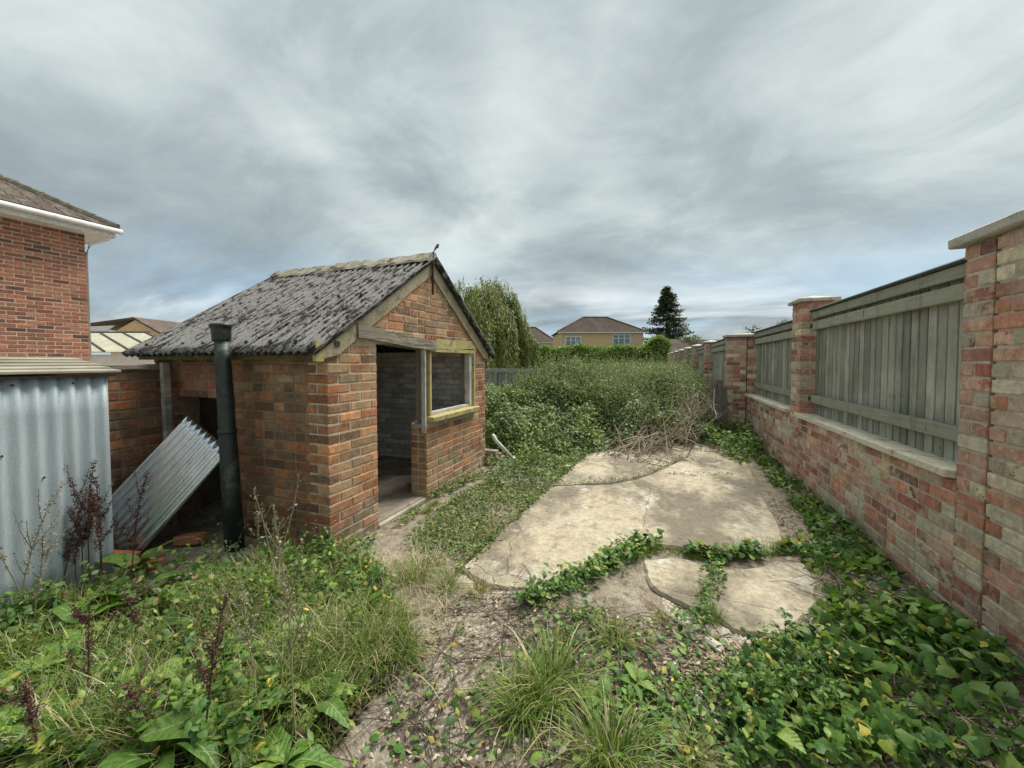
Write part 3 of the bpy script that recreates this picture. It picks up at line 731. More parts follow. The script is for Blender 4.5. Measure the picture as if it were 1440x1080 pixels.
# lintel: weathered left half, flaking yellow right half, sagging
lv = MB()
def sag(y): return -0.045 * math.sin(math.pi * min(1, max(0, (y - 2.5) / 2.4)))
def beam(ya, yb, zl, zh, xo, dep):
    mb = MB(); n = 8; vs_ = []
    for k in range(n + 1):
        y = ya + (yb - ya) * k / n; d = sag(y) + (0.035 * (1 - k / n) if ya < 3 else 0)
        j = [jit(0.006) for _ in range(4)]
        vs_ += [(SX + xo + j[0], y, zl + d + j[1]), (SX + xo + j[2], y, zh + d + j[3]), (SX + xo - dep, y, zh + d), (SX + xo - dep, y, zl + d)]
    fs = [(4 * k + a, 4 * k + 4 + a, 4 * k + 4 + (a + 1) % 4, 4 * k + (a + 1) % 4) for k in range(n) for a in range(4)]
    fs += [(0, 1, 2, 3), (4 * n + 3, 4 * n + 2, 4 * n + 1, 4 * n)]
    mb.add(vs_, [tuple(reversed(f)) for f in fs]); return mb
lo = part('lintel', beam(2.50, 3.70, LINT[0] + 0.005, LINT[1] + 0.01, 0.035, 0.19), 'wood_lintel', shed)
lo['label'] = 'weathered bare timber half of the lintel over the doorway'
lo = part('lintel', beam(3.705, 4.93, LINT[0] + 0.025, LINT[1] + 0.03, 0.012, 0.17), 'paint_yellow', shed)
lo['label'] = 'flaking yellow painted half of the lintel over the window'
# door post, window frame
part('door_post', MB().box((SX - 0.07, SY0 + 1.33, 1.255), (0.10, 0.075, 0.80)), 'wood_lintel', shed, bevel=0.004)
part('door_lining', MB().box((SX - 0.005, SY0 + 1.275, 1.18), (0.05, 0.022, 0.90)), 'paint_white', shed, bevel=0.003)
wf = part('window_frame', MB().b2((SX - 0.10, SY0 + 1.372, SILL + 0.055), (SX + 0.012, SY0 + 1.402, LINT[0] - 0.02))
          .b2((SX - 0.095, SY0 + 2.425, SILL + 0.055), (SX + 0.014, SY0 + 2.465, LINT[0] + 0.0))
          .b2((SX - 0.09, SY0 + 1.404, LINT[0] - 0.055), (SX + 0.010, SY0 + 2.423, LINT[0] - 0.012)), 'paint_yellow', shed)
part('sill', MB().box((SX - 0.02, SY0 + 1.91, SILL + 0.022), (0.19, 1.14, 0.06), Matrix.Rotation(R(4), 3, 'Y')), 'paint_yellow', wf, bevel=0.006)
part('inner_bead', MB().b2((SX - 0.085, SY0 + 2.345, SILL + 0.058), (SX - 0.012, SY0 + 2.422, LINT[0] - 0.06))
     .b2((SX - 0.08, SY0 + 1.405, SILL + 0.056), (SX - 0.02, SY0 + 2.343, SILL + 0.085)), 'paint_white', wf)
# verge: flat cement bands under the roof edge
ang = math.atan(SLOPE); nrm_l = Vector((0, -math.sin(ang), math.cos(ang)))
def verge(sgn):
    mb = MB(); ya = SY0 - 0.05 if sgn > 0 else SY1 + 0.05
    n = 10; vs_ = []
    for k in range(n + 1):
        t = k / n; y = ya + (MID - ya) * t; z = EAVE - 0.035 + 0.02 + (APEX - EAVE + 0.05) * t
        wv = 0.135 + jit(0.006)
        vs_ += [(SX + 0.022, y, z), (SX + 0.022, y, z - wv / math.cos(ang) * (1.0 if k else 0.55)), (SX - 0.06, y, z - wv), (SX - 0.06, y, z)]
    fs = [(4 * k + a, 4 * k + 4 + a, 4 * k + 4 + (a + 1) % 4, 4 * k + (a + 1) % 4) for k in range(n) for a in range(4)] + [(0, 1, 2, 3), (4 * n + 3, 4 * n + 2, 4 * n + 1, 4 * n)]
    if sgn > 0: fs = [tuple(reversed(f)) for f in fs]
    mb.add(vs_, fs); return mb
part('verge_band', verge(1), 'verge', shed)
part('verge_band', verge(-1), 'verge', shed)
# corrugated sheets on the roof
PIT = 0.085
def corrugated(width, length, pitch, amp, thick, n_per=8, nl=14, wob=0.0):
    """sheet in local x (across corrugations), y (along), z up; centred in x, from y = 0"""
    nx_ = max(2, int(width / pitch * n_per)); X = np.linspace(-width / 2, width / 2, nx_ + 1); Y = np.linspace(0, length, nl + 1)
    gx_, gy_ = np.meshgrid(X, Y); z = amp * np.cos(gx_ / pitch * 2 * np.pi) + wob * fnoise(gx_ * 3, gy_ * 3, 1.0, 11)
    top = np.stack([gx_, gy_, z + thick / 2], -1).reshape(-1, 3); bot = np.stack([gx_, gy_, z - thick / 2], -1).reshape(-1, 3)
    V = np.concatenate([top, bot]); n = len(top); w = nx_ + 1
    i = (np.arange(nl)[:, None] * w + np.arange(nx_)[None]).ravel()
    F = [np.stack([i, i + 1, i + w + 1, i + w], -1), np.stack([i + w, i + w + 1, i + 1, i], -1) + n]
    a = np.arange(nx_); F.append(np.stack([a + n, a + 1 + n, a + 1, a], -1)); b = a + nl * w; F.append(np.stack([b, b + 1, b + 1 + n, b + n], -1))
    a = np.arange(nl) * w; F.append(np.stack([a, a + w, a + w + n, a + n], -1)); b = a + nx_; F.append(np.stack([b + n, b + w + n, b + w, b], -1))
    return np_mesh('sheet', V, np.concatenate(F))
RX0, RX1 = SXB - 0.12, SX + 0.06
SL = (MID - (SY0 - 0.17)) / math.cos(ang) + 0.02
nsh = 3; wsh = (RX1 - RX0) / nsh
for sgn in (1, -1):
    for k in range(nsh):
        me = corrugated(wsh + 0.05, SL, PIT, 0.023, 0.009, 8, 16, 0.006); me.shade_smooth()
        xc = RX0 + wsh * (k + 0.5)
        yb = SY0 - 0.17 if sgn > 0 else SY1 + 0.17
        zb = EAVE + 0.045 - 0.17 * SLOPE + 0.004 * (k % 2)
        o = link('roof_sheet', me, 'roof', shed, Vector((xc, yb, zb)) - shed.location, (ang, 0, 0 if sgn > 0 else math.pi))
for fr in (0.06, 0.5, 0.93):
    for k in range(8):
        x = RX0 + PIT * (2 + 3.2 * k); y = SY0 - 0.17 + fr * (MID - SY0 + 0.17); z = EAVE + 0.045 - 0.17 * SLOPE + (y - SY0 + 0.17) * SLOPE + 0.028
        if x < RX1 - 0.05: part('roof_bolt', MB().tube([(x, y, z - 0.01), (x, y - 0.006, z + 0.012), (x, y - 0.008, z + 0.016)], [0.015, 0.013, 0.006], 8), 'rust', shed)
# moss lumps lying on the near slope
mo = MB(); 
def lump(c, r, flat=0.5):
    n = 5; a0 = random.random() * 6
    base = [Vector((math.cos(a0 + i * 2 * math.pi / n) * r * random.uniform(.7, 1.3), math.sin(a0 + i * 2 * math.pi / n) * r * random.uniform(.7, 1.3), 0)) for i in range(n)]
    tp = Vector((jit(r * .3), jit(r * .3), r * flat)); mid = [b * 0.75 + Vector((0, 0, r * flat * .7)) for b in base]
    rt = Matrix.Rotation(ang, 3, 'X')
    vs_ = [rt @ p + c for p in base + mid + [tp]]
    return vs_, [(i, (i + 1) % n, n + (i + 1) % n, n + i) for i in range(n)] + [(n + i, n + (i + 1) % n, 2 * n) for i in range(n)]
for k in range(900):
    t = random.random() ** 0.8 * 0.97; x = random.uniform(RX0 + 0.04, RX1 - 0.03)
    if fnoise(np.array(x * 3), np.array(t * 5), 1.0, 2) < random.uniform(-0.5, 0.5): continue
    ph = (x - RX0) / PIT
    y = SY0 - 0.17 + t * (MID - SY0 + 0.17); z = EAVE + 0.045 - 0.17 * SLOPE + (y - SY0 + 0.17) * SLOPE + 0.004
    mo.add(*lump(Vector((x, y, z)), random.uniform(0.012, 0.034), 0.7))
o = part('moss', mo, 'moss', shed, smooth=True); o['kind'] = 'stuff'
# ridge: lumpy cement capping
for k in range(5):
    xa = RX0 + 0.02 + (RX1 - RX0 - 0.02) * k / 5; xb = xa + (RX1 - RX0 - 0.02) / 5 - 0.006
    mb = MB(); n = 6; vs_ = []
    for q in range(n + 1):
        x = xa + (xb - xa) * q / n; j = jit(0.012)
        for (dy, dz) in ((-0.15, -0.075), (-0.13, -0.045), (-0.03, 0.045), (0.03, 0.045), (0.13, -0.045), (0.15, -0.075)):
            vs_.append((x, MID + dy + jit(0.012), APEX + 0.055 + dz + j + jit(0.008)))
    fs = [(6 * q + a, 6 * q + a + 1, 6 * q + 7 + a, 6 * q + 6 + a) for q in range(n) for a in range(5)] + [(5, 4, 3, 2, 1, 0), tuple(6 * n + a for a in range(6))]
    mb.add(vs_, fs); part('ridge_cap', mb, 'ridge', shed)
# fascia under the near eaves, boxed end
part('fascia', MB().b2((SXB - 0.02, SY0 - 0.11, EAVE - 0.115), (SX + 0.002, SY0 - 0.085, EAVE - 0.01)), 'fascia_green', shed)
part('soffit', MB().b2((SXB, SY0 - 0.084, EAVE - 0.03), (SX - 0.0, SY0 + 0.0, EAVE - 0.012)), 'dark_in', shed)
part('fascia_end', MB().b2((SX - 0.004, SY0 - 0.125, EAVE - 0.13), (SX + 0.03, SY0 - 0.055, EAVE + 0.02)), 'paint_yellow', shed)
part('fascia', MB().b2((SXB, SY1 + 0.085, EAVE - 0.115), (SX + 0.002, SY1 + 0.11, EAVE - 0.01)), 'fascia_green', shed)
# rafters inside
for k in range(4):
    x = SXB + 0.35 + k * 0.52
    for sgn in (-1, 1):
        mb = MB().box((x, MID + sgn * 0.72, (EAVE + APEX) / 2 - 0.01), (0.05, 1.72, 0.09), Matrix.Rotation(-sgn * ang, 3, 'X'))
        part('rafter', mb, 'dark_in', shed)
# rusty hooked rod at the apex with its rust streak
hp = [(SX + 0.045, MID - 0.02, 2.22), (SX + 0.045, MID - 0.02, 2.66), (SX + 0.07, MID + 0.005, 2.72), (SX + 0.08, MID + 0.03, 2.765), (SX + 0.07, MID + 0.06, 2.775), (SX + 0.06, MID + 0.055, 2.74)]
part('hook_rod', MB().tube(hp, [0.012, 0.013, 0.012, 0.011, 0.012, 0.014], 8), 'rust', shed, smooth=True)
part('bracket', MB().box((SX + 0.016, SY0 + 0.075, EAVE + 0.005), (0.035, 0.05, 0.045)), 'steel', shed, bevel=0.004)

# flue pipe standing in front of the eaves
px, py = -3.10, 2.02 - 0.03
pipe = thing('flue_pipe', 'tall dark green flue pipe with a socket collar standing before the shed eaves', 'pipe', (px, py, 0))
def pp(z, dx=0): return (px - 0.075 * z + dx, py + 0.012 * z, z)
part('shaft', MB().tube([pp(0.02), pp(0.5), pp(1.0), pp(1.5), pp(1.69)], [0.068, 0.064, 0.058, 0.053, 0.051], 20), 'pipe_paint', pipe, smooth=True)
part('collar', MB().tube([pp(1.655), pp(1.67), pp(1.74), pp(1.765), pp(1.77), pp(1.79), pp(1.792)], [0.052, 0.064, 0.066, 0.068, 0.077, 0.077, 0.062], 20), 'pipe_paint', pipe, smooth=True)
part('ring', MB().tube([pp(0.93), pp(0.935), pp(0.965), pp(0.97)], [0.058, 0.065, 0.065, 0.058], 20), 'pipe_paint', pipe, smooth=True)
o = link('timber_post', MB().box((0, 0, 0.735), (0.055, 0.05, 1.5), Matrix.Rotation(R(-3.5), 3, 'Y')).mesh('timber_post', 0.005), 'wood_plank', None, (px - 0.115, py + 0.06, 0))
tag(o, 'bare brown timber post propped up right behind the dark flue pipe', 'post')
o = link('timber_post', MB().box((0, 0, 0.74), (0.05, 0.06, 1.5), Matrix.Rotation(R(0.8), 3, 'X')).mesh('timber_post', 0.005), 'wood_grey', None, (-4.17, 2.12, 0))
tag(o, 'thin grey timber post where the old side wall meets the shed', 'post')

# ------------------------------------------------------------------ side boundary wall on the left
LWX = -4.30
lw = thing('boundary_wall', 'old brown brick side wall with flat capping, between metal store and shed', 'wall', (LWX, 0, 0))
core = part('wall_core', MB().b2((LWX - 0.22, -4.0, -0.1), (LWX - REC, SY0 - 0.006, 1.42)), 'mortar_damp', lw)
pl = lay((LWX, SY0 - 0.01), (0, -1), (1, 0), 0.0, 0.083, lambda i, z: [(0.0 if i % 2 else 0.0, 0.95, i)], 0.072, ncourse=17, bond='garden')
put_bricks(pl, core, 0.072, 'brick_damp')
pl = lay((LWX, SY0 - 0.98), (0, -1), (1, 0), 0.0, 0.083, lambda i, z: [(0.0, 5.2, i)], 0.072, ncourse=17, bond='garden')
put_bricks(pl, core, 0.072, 'brick_damp_j', True)
for k in range(9):
    b = SY0 - 0.008 - k * 0.62
    part('coping_stone', MB().b2((LWX - 0.27, b - 0.612, 1.424 + jit(.003)), (LWX + 0.045, b, 1.478 + jit(.004))), 'wood_grey', lw, bevel=0.008)

# ------------------------------------------------------------------ corrugated metal store
MX, MY1, MZ = -3.57, 1.465, 1.405
st = thing('metal_store', 'low store clad in upright grey corrugated iron with pale board roof', 'store', (MX, MY1, 0))
for k in range(3):
    me = corrugated(0.66, MZ + 0.03, 0.0762, 0.010, 0.0015, 8, 6, 0.004); me.shade_smooth()
    yc = MY1 - 0.32 - k * 0.64
    # local x -> world y, local y -> world z, local z -> +x
    o = link('cladding_sheet', me, 'galv', st); o.matrix_local = Matrix(((0, 0, 1, 0.003 * k), (1, 0, 0, yc - MY1), (0, 1, 0, -0.03), (0, 0, 0, 1)))
me = corrugated(0.70, MZ + 0.0, 0.0762, 0.010, 0.0015, 8, 6); me.shade_smooth()
o = link('cladding_sheet', me, 'galv', st); o.matrix_local = Matrix(((1, 0, 0, -0.365), (0, 0, -1, -0.012), (0, 1, 0, -0.03), (0, 0, 0, 1)))
sl = math.atan2(0.10, 0.62)
for k in range(5):
    x = MX + 0.05 - 0.07 - k * 0.123; z = MZ + 0.012 + (0.07 + k * 0.123) * math.tan(sl) * 0.98
    mb = MB().box((x, MY1 - 1.02 + 0.03, z + 0.008), (0.150, 2.1 + jit(.02), 0.018), Matrix.Rotation(sl - 0.10, 3, 'Y'))
    part('roof_board', mb, 'store_roof', st, bevel=0.003)
part('edge_batten', MB().b2((MX + 0.014, MY1 - 2.0, MZ - 0.006), (MX + 0.045, MY1 + 0.035, MZ + 0.006)), 'dark_in', st)
for (y, z) in ((1.30, 1.36), (1.05, 1.36), (0.80, 1.36), (1.0, 0.95), (1.16, 0.78), (0.82, 0.9)):
    part('fixing', MB().tube([(MX + 0.006, y, z), (MX + 0.018, y, z)], 0.006, 8), 'rust', st)

# leaning corrugated sheet
me = corrugated(0.66, 0.98, 0.0762, 0.017, 0.0015, 8, 10, 0.003); me.shade_smooth()
bn, bf_ = Vector((-3.69, 1.62, 0.0)), Vector((-4.285, 1.65, 0.255))      # feet of the near and the far long edge
ydir = Vector((0.33, 0.46, 0.705)).normalized(); A = (bn + bf_) / 2
xdir = bn - bf_; xdir = (xdir - ydir * xdir.dot(ydir)).normalized(); zdir = xdir.cross(ydir)
SHEET = link('corrugated_sheet', me, 'galv_bright')
tag(SHEET, 'loose bright corrugated iron sheet leaning across the dark shed opening', 'metal sheet')
SHEET.matrix_world = Matrix(((xdir.x, ydir.x, zdir.x, A.x), (xdir.y, ydir.y, zdir.y, A.y), (xdir.z, ydir.z, zdir.z, A.z), (0, 0, 0, 1)))

# loose bricks and rubble at the pipe foot
loose = [(268, 762, 0.07, 20, 'orange brick end lying on soil beside the flue pipe foot'), (205, 800, 0.05, 60, 'broken orange brick at the foot of the leaning metal sheet'),
         (170, 790, 0.05, 25, 'pale orange brick half hidden under the leaning metal sheet corner')]
for u, v, z, a, lab in loose:
    x, y = G(u, v, z * 0.6)
    me = random.choice(brick_proto('loose_brick', 0.2, 0.105, 0.07, 1))
    o = link('loose_brick', me, 'loose_brick', None, (x, y, z * 0.5 + float(gz(x, y)) + 0.02), (R(jit(12)), R(jit(14)), R(a))); tag(o, lab, 'brick')
# buff bricks stacked at the far corner of the shed
for k, (dy, z) in enumerate(((0.06, 0.035), (0.06, 0.108), (0.06, 0.181), (0.19, 0.035), (0.19, 0.108), (0.32, 0.035))):
    me = brick_proto('loose_brick', 0.215, 0.105, 0.066, 1)[0]
    o = link('loose_brick', me, 'buff_brick', None, (SX + 0.05 + jit(.01), SY1 + dy, z), (0, 0, jit(0.05)))
    tag(o, 'buff brick in the small stepped stack at the shed corner', 'brick', 'bricks stacked at the shed corner')
wp = thing('waste_pipe', 'short white plastic pipe leaning on the ground at the shed corner', 'pipe', (SX + 0.1, SY1 + 0.1, 0))
ax, ay = SX + 0.06, SY1 + 0.13
part('tube', MB().tube([(ax, ay, 0.42), (ax + 0.04, ay + 0.03, 0.33), (ax + 0.27, ay + 0.14, 0.05)], 0.026, 12), 'white_plastic', wp, smooth=True)
part('socket', MB().tube([(ax + 0.25, ay + 0.13, 0.075), (ax + 0.30, ay + 0.155, 0.015)], 0.033, 12), 'white_plastic', wp, smooth=True)

# ------------------------------------------------------------------ right-hand wall: piers, dwarf walls, fence panels
WC, WB = 0.083, 0.072
WX = 1.634
COPZ = 10 * WC - 0.03
def pier(name, label, X, Y, ztop, joined, w=0.345, group='brick piers of the roadside wall', two=False, capped=True, mat='brick_wall'):
    t = thing(name, label, 'pier', (X, Y, 0), group if group else None)
    n = int(ztop / WC)
    h = n * WC
    core = part('pier_core', MB().b2((X + REC, Y + REC, -0.1), (X + w - REC, Y + w - REC, h)), 'mortar_wall', t)
    pl = []
    for i in range(n):
        z = i * WC + WC / 2; a = BL; q = BD; g = w - BL - BD
        if i % 2 == 0:
            cs = [((X + q / 2, Y + a / 2), math.pi / 2), ((X + a / 2, Y + w - q / 2), 0), ((X + w - q / 2, Y + w - a / 2), math.pi / 2), ((X + w - a / 2, Y + q / 2), 0)]
        else:
            cs = [((X + a / 2, Y + q / 2), 0), ((X + q / 2, Y + w - a / 2), math.pi / 2), ((X + w - a / 2, Y + w - q / 2), 0), ((X + w - q / 2, Y + a / 2), math.pi / 2)]
        for (c, an) in cs: pl.append((Vector((c[0] + jit(.002), c[1] + jit(.002), z + jit(.0015))), an + jit(0.006), BL + jit(0.004), jit(0.008)))
    put_bricks(pl, core, WB, mat + ('_j' if joined else ''), joined)
    if capped:
        part('cap_stone', cap_mb(X - 0.045, Y - 0.045, X + w + 0.045, Y + w + 0.045, h + 0.002), 'cap', t, bevel=0.006)
    return t, h
def cap_mb(xa, ya, xb, yb, z, th=0.04, peak=0.055):
    c = MB(); cx, cy = (xa + xb) / 2, (ya + yb) / 2
    v = [(xa, ya, z), (xb, ya, z), (xb, yb, z), (xa, yb, z), (xa, ya, z + th), (xb, ya, z + th), (xb, yb, z + th), (xa, yb, z + th), (cx, cy, z + th + peak)]
    c.add(v, [(3, 2, 1, 0), (0, 1, 5, 4), (1, 2, 6, 5), (2, 3, 7, 6), (3, 0, 4, 7), (4, 5, 8), (5, 6, 8), (6, 7, 8), (7, 4, 8)]); return c
PTOP = 26 * WC + 0.03
# near pier: the end of the run, split by an open vertical joint
npier = thing('brick_pier', 'tall brick pier split by an open vertical joint, at the end of the wall', 'pier', (WX, 2.0, 0))
n = 26; h = n * WC; JY = 2.82
core = part('pier_core', MB().b2((WX + REC, 1.9, -0.1), (WX + 0.335, JY - 0.03, h)).b2((WX + REC, JY + 0.012, -0.1), (WX + 0.335, JY + 0.208, h)), 'mortar_wall', npier)
pl = []
pl += lay((WX, JY + 0.008), (0, 1), (-1, 0), 0.0, WC, lambda i, z: [(0.0, 0.212, i % 2)], WB, ncourse=n, bond='flemish', depth_jit=0.002)
pl += lay((WX, JY - 0.008), (0, -1), (-1, 0), 0.0, WC, lambda i, z: [(0.0, 0.86, i)], WB, ncourse=n, bond='flemish', depth_jit=0.002)
pl += lay((WX + BD + 0.012, JY + 0.22), (1, 0), (0, 1), 0.0, WC, lambda i, z: [(0.0, 0.22, i)] if z > COPZ else [], WB, ncourse=n, bond='stretcher')
put_bricks(pl[:300], core, WB, 'brick_wall')
part('cap_stone', cap_mb(WX - 0.05, 1.9, WX + 0.39, JY + 0.275, h + 0.003, 0.06, 0.02), 'cap', npier, bevel=0.008)

P2Y = 5.82
pier('brick_pier', 'slim brick pier with a low pyramid cap between the two long fence panels', WX, P2Y, 27 * WC + 0.01, False, group=None)

def dwarf(label, X, ya, yb, joined, lit_x=0.2, maxb=300):
    t = thing('garden_wall', label, 'wall', (X, ya, 0))
    core = part('wall_core', MB().b2((X + REC, ya + 0.004, -0.1), (X + 0.22, yb - 0.004, COPZ - 0.004)), 'mortar_wall', t)
    pl = lay((X, ya + 0.006), (0, 1), (-1, 0), -0.03, WC, lambda i, z: [(0.0, yb - ya - 0.01, i % 2)], WB, ncourse=10, bond='flemish', depth_jit=0.002)
    put_bricks(pl, core, WB, 'brick_wall' + ('_j' if joined else ''), joined)
    n = max(1, round((yb - ya) / 0.56)); L = (yb - ya - 0.01) / n
    for k in range(n):
        a = ya + 0.005 + k * L
        part('coping_stone', MB().box((X + 0.085, a + L / 2, COPZ + 0.026 + jit(.002)), (0.27 + jit(.006), L - 0.008, 0.05), Matrix.Rotation(R(jit(.5)) + R(2), 3, 'Y')), 'coping', t, bevel=0.006)
    return t
dwarf('low patchwork brick wall with pale coping beside the tall split pier', WX, JY + 0.222, P2Y, False)
P3Y = 8.95
dwarf('low pale brick wall with coping between the slim pier and the projecting pier', WX, P2Y + 0.346, P3Y, True)

def fence_panel(label, X, ya, yb, z0, z1, detail, group=None):
    t = thing('fence_panel', label, 'fence', (X, ya, 0), group)
    n = max(4, round((yb - ya) / 0.104)); L = (yb - ya) / n
    bm = MB().box((0, 0, 0), (0.018, L - 0.020, z1 - z0 - 0.05)).mesh('board', 0.003)
    for k in range(n):
        o = link('board', bm, 'fence_board', t, (jit(.002), L * (k + 0.5), (z0 + z1) / 2 - 0.025 + jit(.004)), (R(jit(.3)), 0, R(jit(2.5))))
        if detail and k < n - 1: link('board', bm, 'fence_board', t, (0.045 + jit(.002), L * (k + 1.0), (z0 + z1) / 2 - 0.03 + jit(.004)), (R(jit(.3)), 0, R(jit(2))))
    for z, hgt in ((z1 - 0.085, 0.085), (z1 - 0.215, 0.10), (z0 + 0.21, 0.095)):
        part('rail', MB().box((X - 0.042 + (0.004 if hgt < .09 else 0), (ya + yb) / 2, z), (0.045, yb - ya - 0.004, hgt)), 'fence_rail', t, bevel=0.004)
    cp = MB(); vs_ = []
    prof = [(-0.075, 0), (-0.078, 0.018), (-0.055, 0.034), (-0.01, 0.042), (0.035, 0.03), (0.045, 0.0)]
    for y in (ya + 0.003, yb - 0.003): vs_ += [(X + a, y, z1 - 0.04 + b) for a, b in prof]
    m = len(prof); cp.add(vs_, [tuple(range(m)), tuple(range(2 * m - 1, m - 1, -1))] + [(i, m + i, m + (i + 1) % m, (i + 1) % m) for i in range(m)])
    part('cap_rail', cp, 'fence_cap', t)
    if detail:
        for z in (z1 - 0.215, z0 + 0.21):
            for y in (ya + 0.03, yb - 0.03):
                part('bracket', MB().box((X - 0.069, y, z), (0.006, 0.06, 0.05)).box((X - 0.075, y, z), (0.008, 0.012, 0.012)), 'steel', t, bevel=0.001)
    return t
FX = WX + 0.168
fence_panel('weathered green board fence panel between the split pier and the slim pier', FX, JY + 0.24, P2Y - 0.003, COPZ + 0.03, 2.15, True)
fence_panel('weathered green board fence panel between the slim pier and the projecting pier', FX, P2Y + 0.349, P3Y - 0.004, COPZ + 0.03, 2.10, True)

# projecting double pier
t, h3 = pier('brick_pier', 'broad double brick pier jutting out from the wall line beside the leaning boards', WX - 0.345 - 0.012, P3Y, 24.5 * WC, False, group=None, capped=False)
core = part('pier_core', MB().b2((WX + REC, P3Y + REC, -0.1), (WX + 0.33, P3Y + 0.336, h3)), 'mortar_wall', t)
pl = lay((WX, P3Y), (1, 0), (0, -1), 0.0, WC, lambda i, z: [(0.0, 0.34, i % 2)], WB, ncourse=24, bond='flemish')
put_bricks(pl, core, WB, 'brick_wall')
part('cap_stone', cap_mb(WX - 0.40, P3Y - 0.05, WX + 0.39, P3Y + 0.39, h3 + 0.003, 0.05, 0.03), 'cap', t, bevel=0.006)

# far run of piers and panels, bending a little to the left
def farp(k): y = P3Y + 2.72 * k; return (1.235 - 0.041 * (y - P3Y), y)
for k in range(1, 12):
    X, Y = farp(k)
    zt = 24.5 * WC
    NTH = ['broad double', 'first', 'second', 'third', 'fourth', 'fifth', 'sixth', 'seventh', 'eighth', 'ninth', 'tenth', 'eleventh']
    pier('brick_pier', NTH[k] + ' capped brick pier past the broad double pier, behind the weeds', X, Y, zt, True, group='far brick piers receding behind the weeds')
    Xa, Ya = farp(k - 1) if k > 1 else (WX - 0.36, P3Y)
    if k < 8:
        fence_panel('dark green board fence panel between the ' + NTH[k - 1] + ' and ' + NTH[k] + ' far piers', X + 0.2, Ya + 0.35, Y - 0.004, COPZ - 0.05, 2.0, False, 'fence panels of the far row')
        tt = thing('garden_wall', 'low coped brick wall between the ' + NTH[k - 1] + ' and ' + NTH[k] + ' far piers', 'wall', (X + 0.04, Ya + 0.35, 0), 'low walls of the far row')
        core = part('wall_core', MB().b2((X + 0.05, Ya + 0.352, -0.1), (X + 0.25, Y - 0.006, COPZ - 0.08)), 'mortar_wall', tt)
        if k == 1:
            pl = lay((X + 0.042, Ya + 0.36), (0, 1), (-1, 0), -0.03, WC, lambda i, z: [(0.0, 2.3, i)], WB, ncourse=9, bond='flemish'); put_bricks(pl, core, WB, 'brick_wall_j', True)
        part('coping_stone', MB().b2((X, Ya + 0.352, COPZ - 0.078), (X + 0.26, Y - 0.006, COPZ - 0.03)), 'coping', tt, bevel=0.006)

# old boards leaning by the projecting pier
for k in range(5):
    L = random.uniform(0.85, 1.05); x = 0.78 + k * 0.115
    me = MB().box((0, 0, L / 2), (0.10, 0.022, L)).mesh('old_board', 0.003)
    for v in me.vertices: v.co.x += jit(.004)
    o = link('old_board', me, 'wood_old', None, (x, P3Y - 0.10 + 0.02 * (k % 2), 0.10), (R(-9 + jit(3)), R(14 - k * 3.5), R(jit(10))))
    tag(o, ['fifth', 'fourth', 'third', 'second', 'first'][k] + ' weathered board from the broad double pier, leaning behind the brushwood', 'board', 'old boards leaning by the pier')

# ------------------------------------------------------------------ brushwood heap
bp = thing('brushwood_heap', 'heap of dead grey branches piled up by the projecting pier', 'brush pile', (*G(930, 625), 0))
def branch_mesh(L, r):
    n = 6; p = Vector((0, 0, 0)); d = Vector((1, 0, 0)); pts = []; rr = []
    for i in range(n):
        pts.append(p.copy()); rr.append(r * (1 - 0.75 * i / (n - 1)))
        d = (d + Vector((0, jit(.28), jit(.28)))).normalized(); p = p + d * L / (n - 1)
    mb = MB().tube(pts, rr, 5)
    for q in range(random.choice((0, 1, 2, 2))):
        i = random.randint(2, 4); dd = Vector((random.uniform(.4, 1), jit(1), jit(1))).normalized(); l2 = L * random.uniform(.15, .35)
        mb.tube([pts[i], pts[i] + dd * l2 * .5 + Vector((0, 0, jit(.03))), pts[i] + dd * l2], [rr[i] * .6, rr[i] * .4, rr[i] * .2], 4)
    return mb.mesh('branch', smooth=True)
BR = [branch_mesh(1.0, random.uniform(.006, .014)) for _ in range(14)]
for me in BR: me.materials.append(M['branch'])
pa = Vector((*G(868, 640), 0)); pb = Vector((0.95, P3Y - 0.45, 0))
for k in range(260):
    t = random.random() ** 0.8; c = pa.lerp(pb, t)
    hgt = 0.10 + 0.85 * t ** 1.4
    c += Vector((jit(.28), jit(.34), random.random() * hgt))
    az = math.atan2((pb - pa).y, (pb - pa).x) + random.gauss(0, 0.6); el = random.gauss(0.15 + .50 * t, 0.25)
    s = random.uniform(0.45, 1.05)
    dv = Vector((math.cos(az) * math.cos(el), math.sin(az) * math.cos(el), math.sin(el)))
    st_ = c - dv * s * 0.5
    if st_.z < 0.03: st_.z = 0.03 + random.random() * .05
    if (st_ + dv * s).z < 0.02: el = abs(el)
    if (st_ + dv * s).x > 1.15: continue
    link('branch', random.choice(BR), None, bp, st_ - bp.location, (random.random() * 6, -el, az), (s, s, s))

# ------------------------------------------------------------------ neighbour's house on the left
HXF, HYC = -11.07, 4.30           # wall face x, far corner y
hs = thing('brick_house', 'red brick house with hipped brown tile roof and white gutter beyond the metal store', 'house', (HXF, HYC, 0))
HE = 4.10
hc = part('wall', MB().b2((HXF - 7, HYC - 9, -0.1), (HXF - 0.004, HYC - 0.004, HE)), 'mortar_house', hs)
pl = lay((HXF, HYC), (0, -1), (1, 0), 1.36, 0.076, lambda i, z: [(0.0 if i % 2 else 0.0, 2.35, (i % 2))], 0.065, joint=0.011, ncourse=36, bond='stretcher', depth_jit=0.002)
pl.sort(key=lambda p: abs(p[0].y - HYC) * 0.6 - p[0].z * .2)
put_bricks(pl[:300], hc, 0.065, 'brick_house'); put_bricks(pl[300:], hc, 0.065, 'brick_house_j', True)
pl = lay((HXF - 0.12, HYC), (-1, 0), (0, 1), 1.36, 0.076, lambda i, z: [(0.0, 2.2, i % 2)], 0.065, joint=0.011, ncourse=36, bond='stretcher')
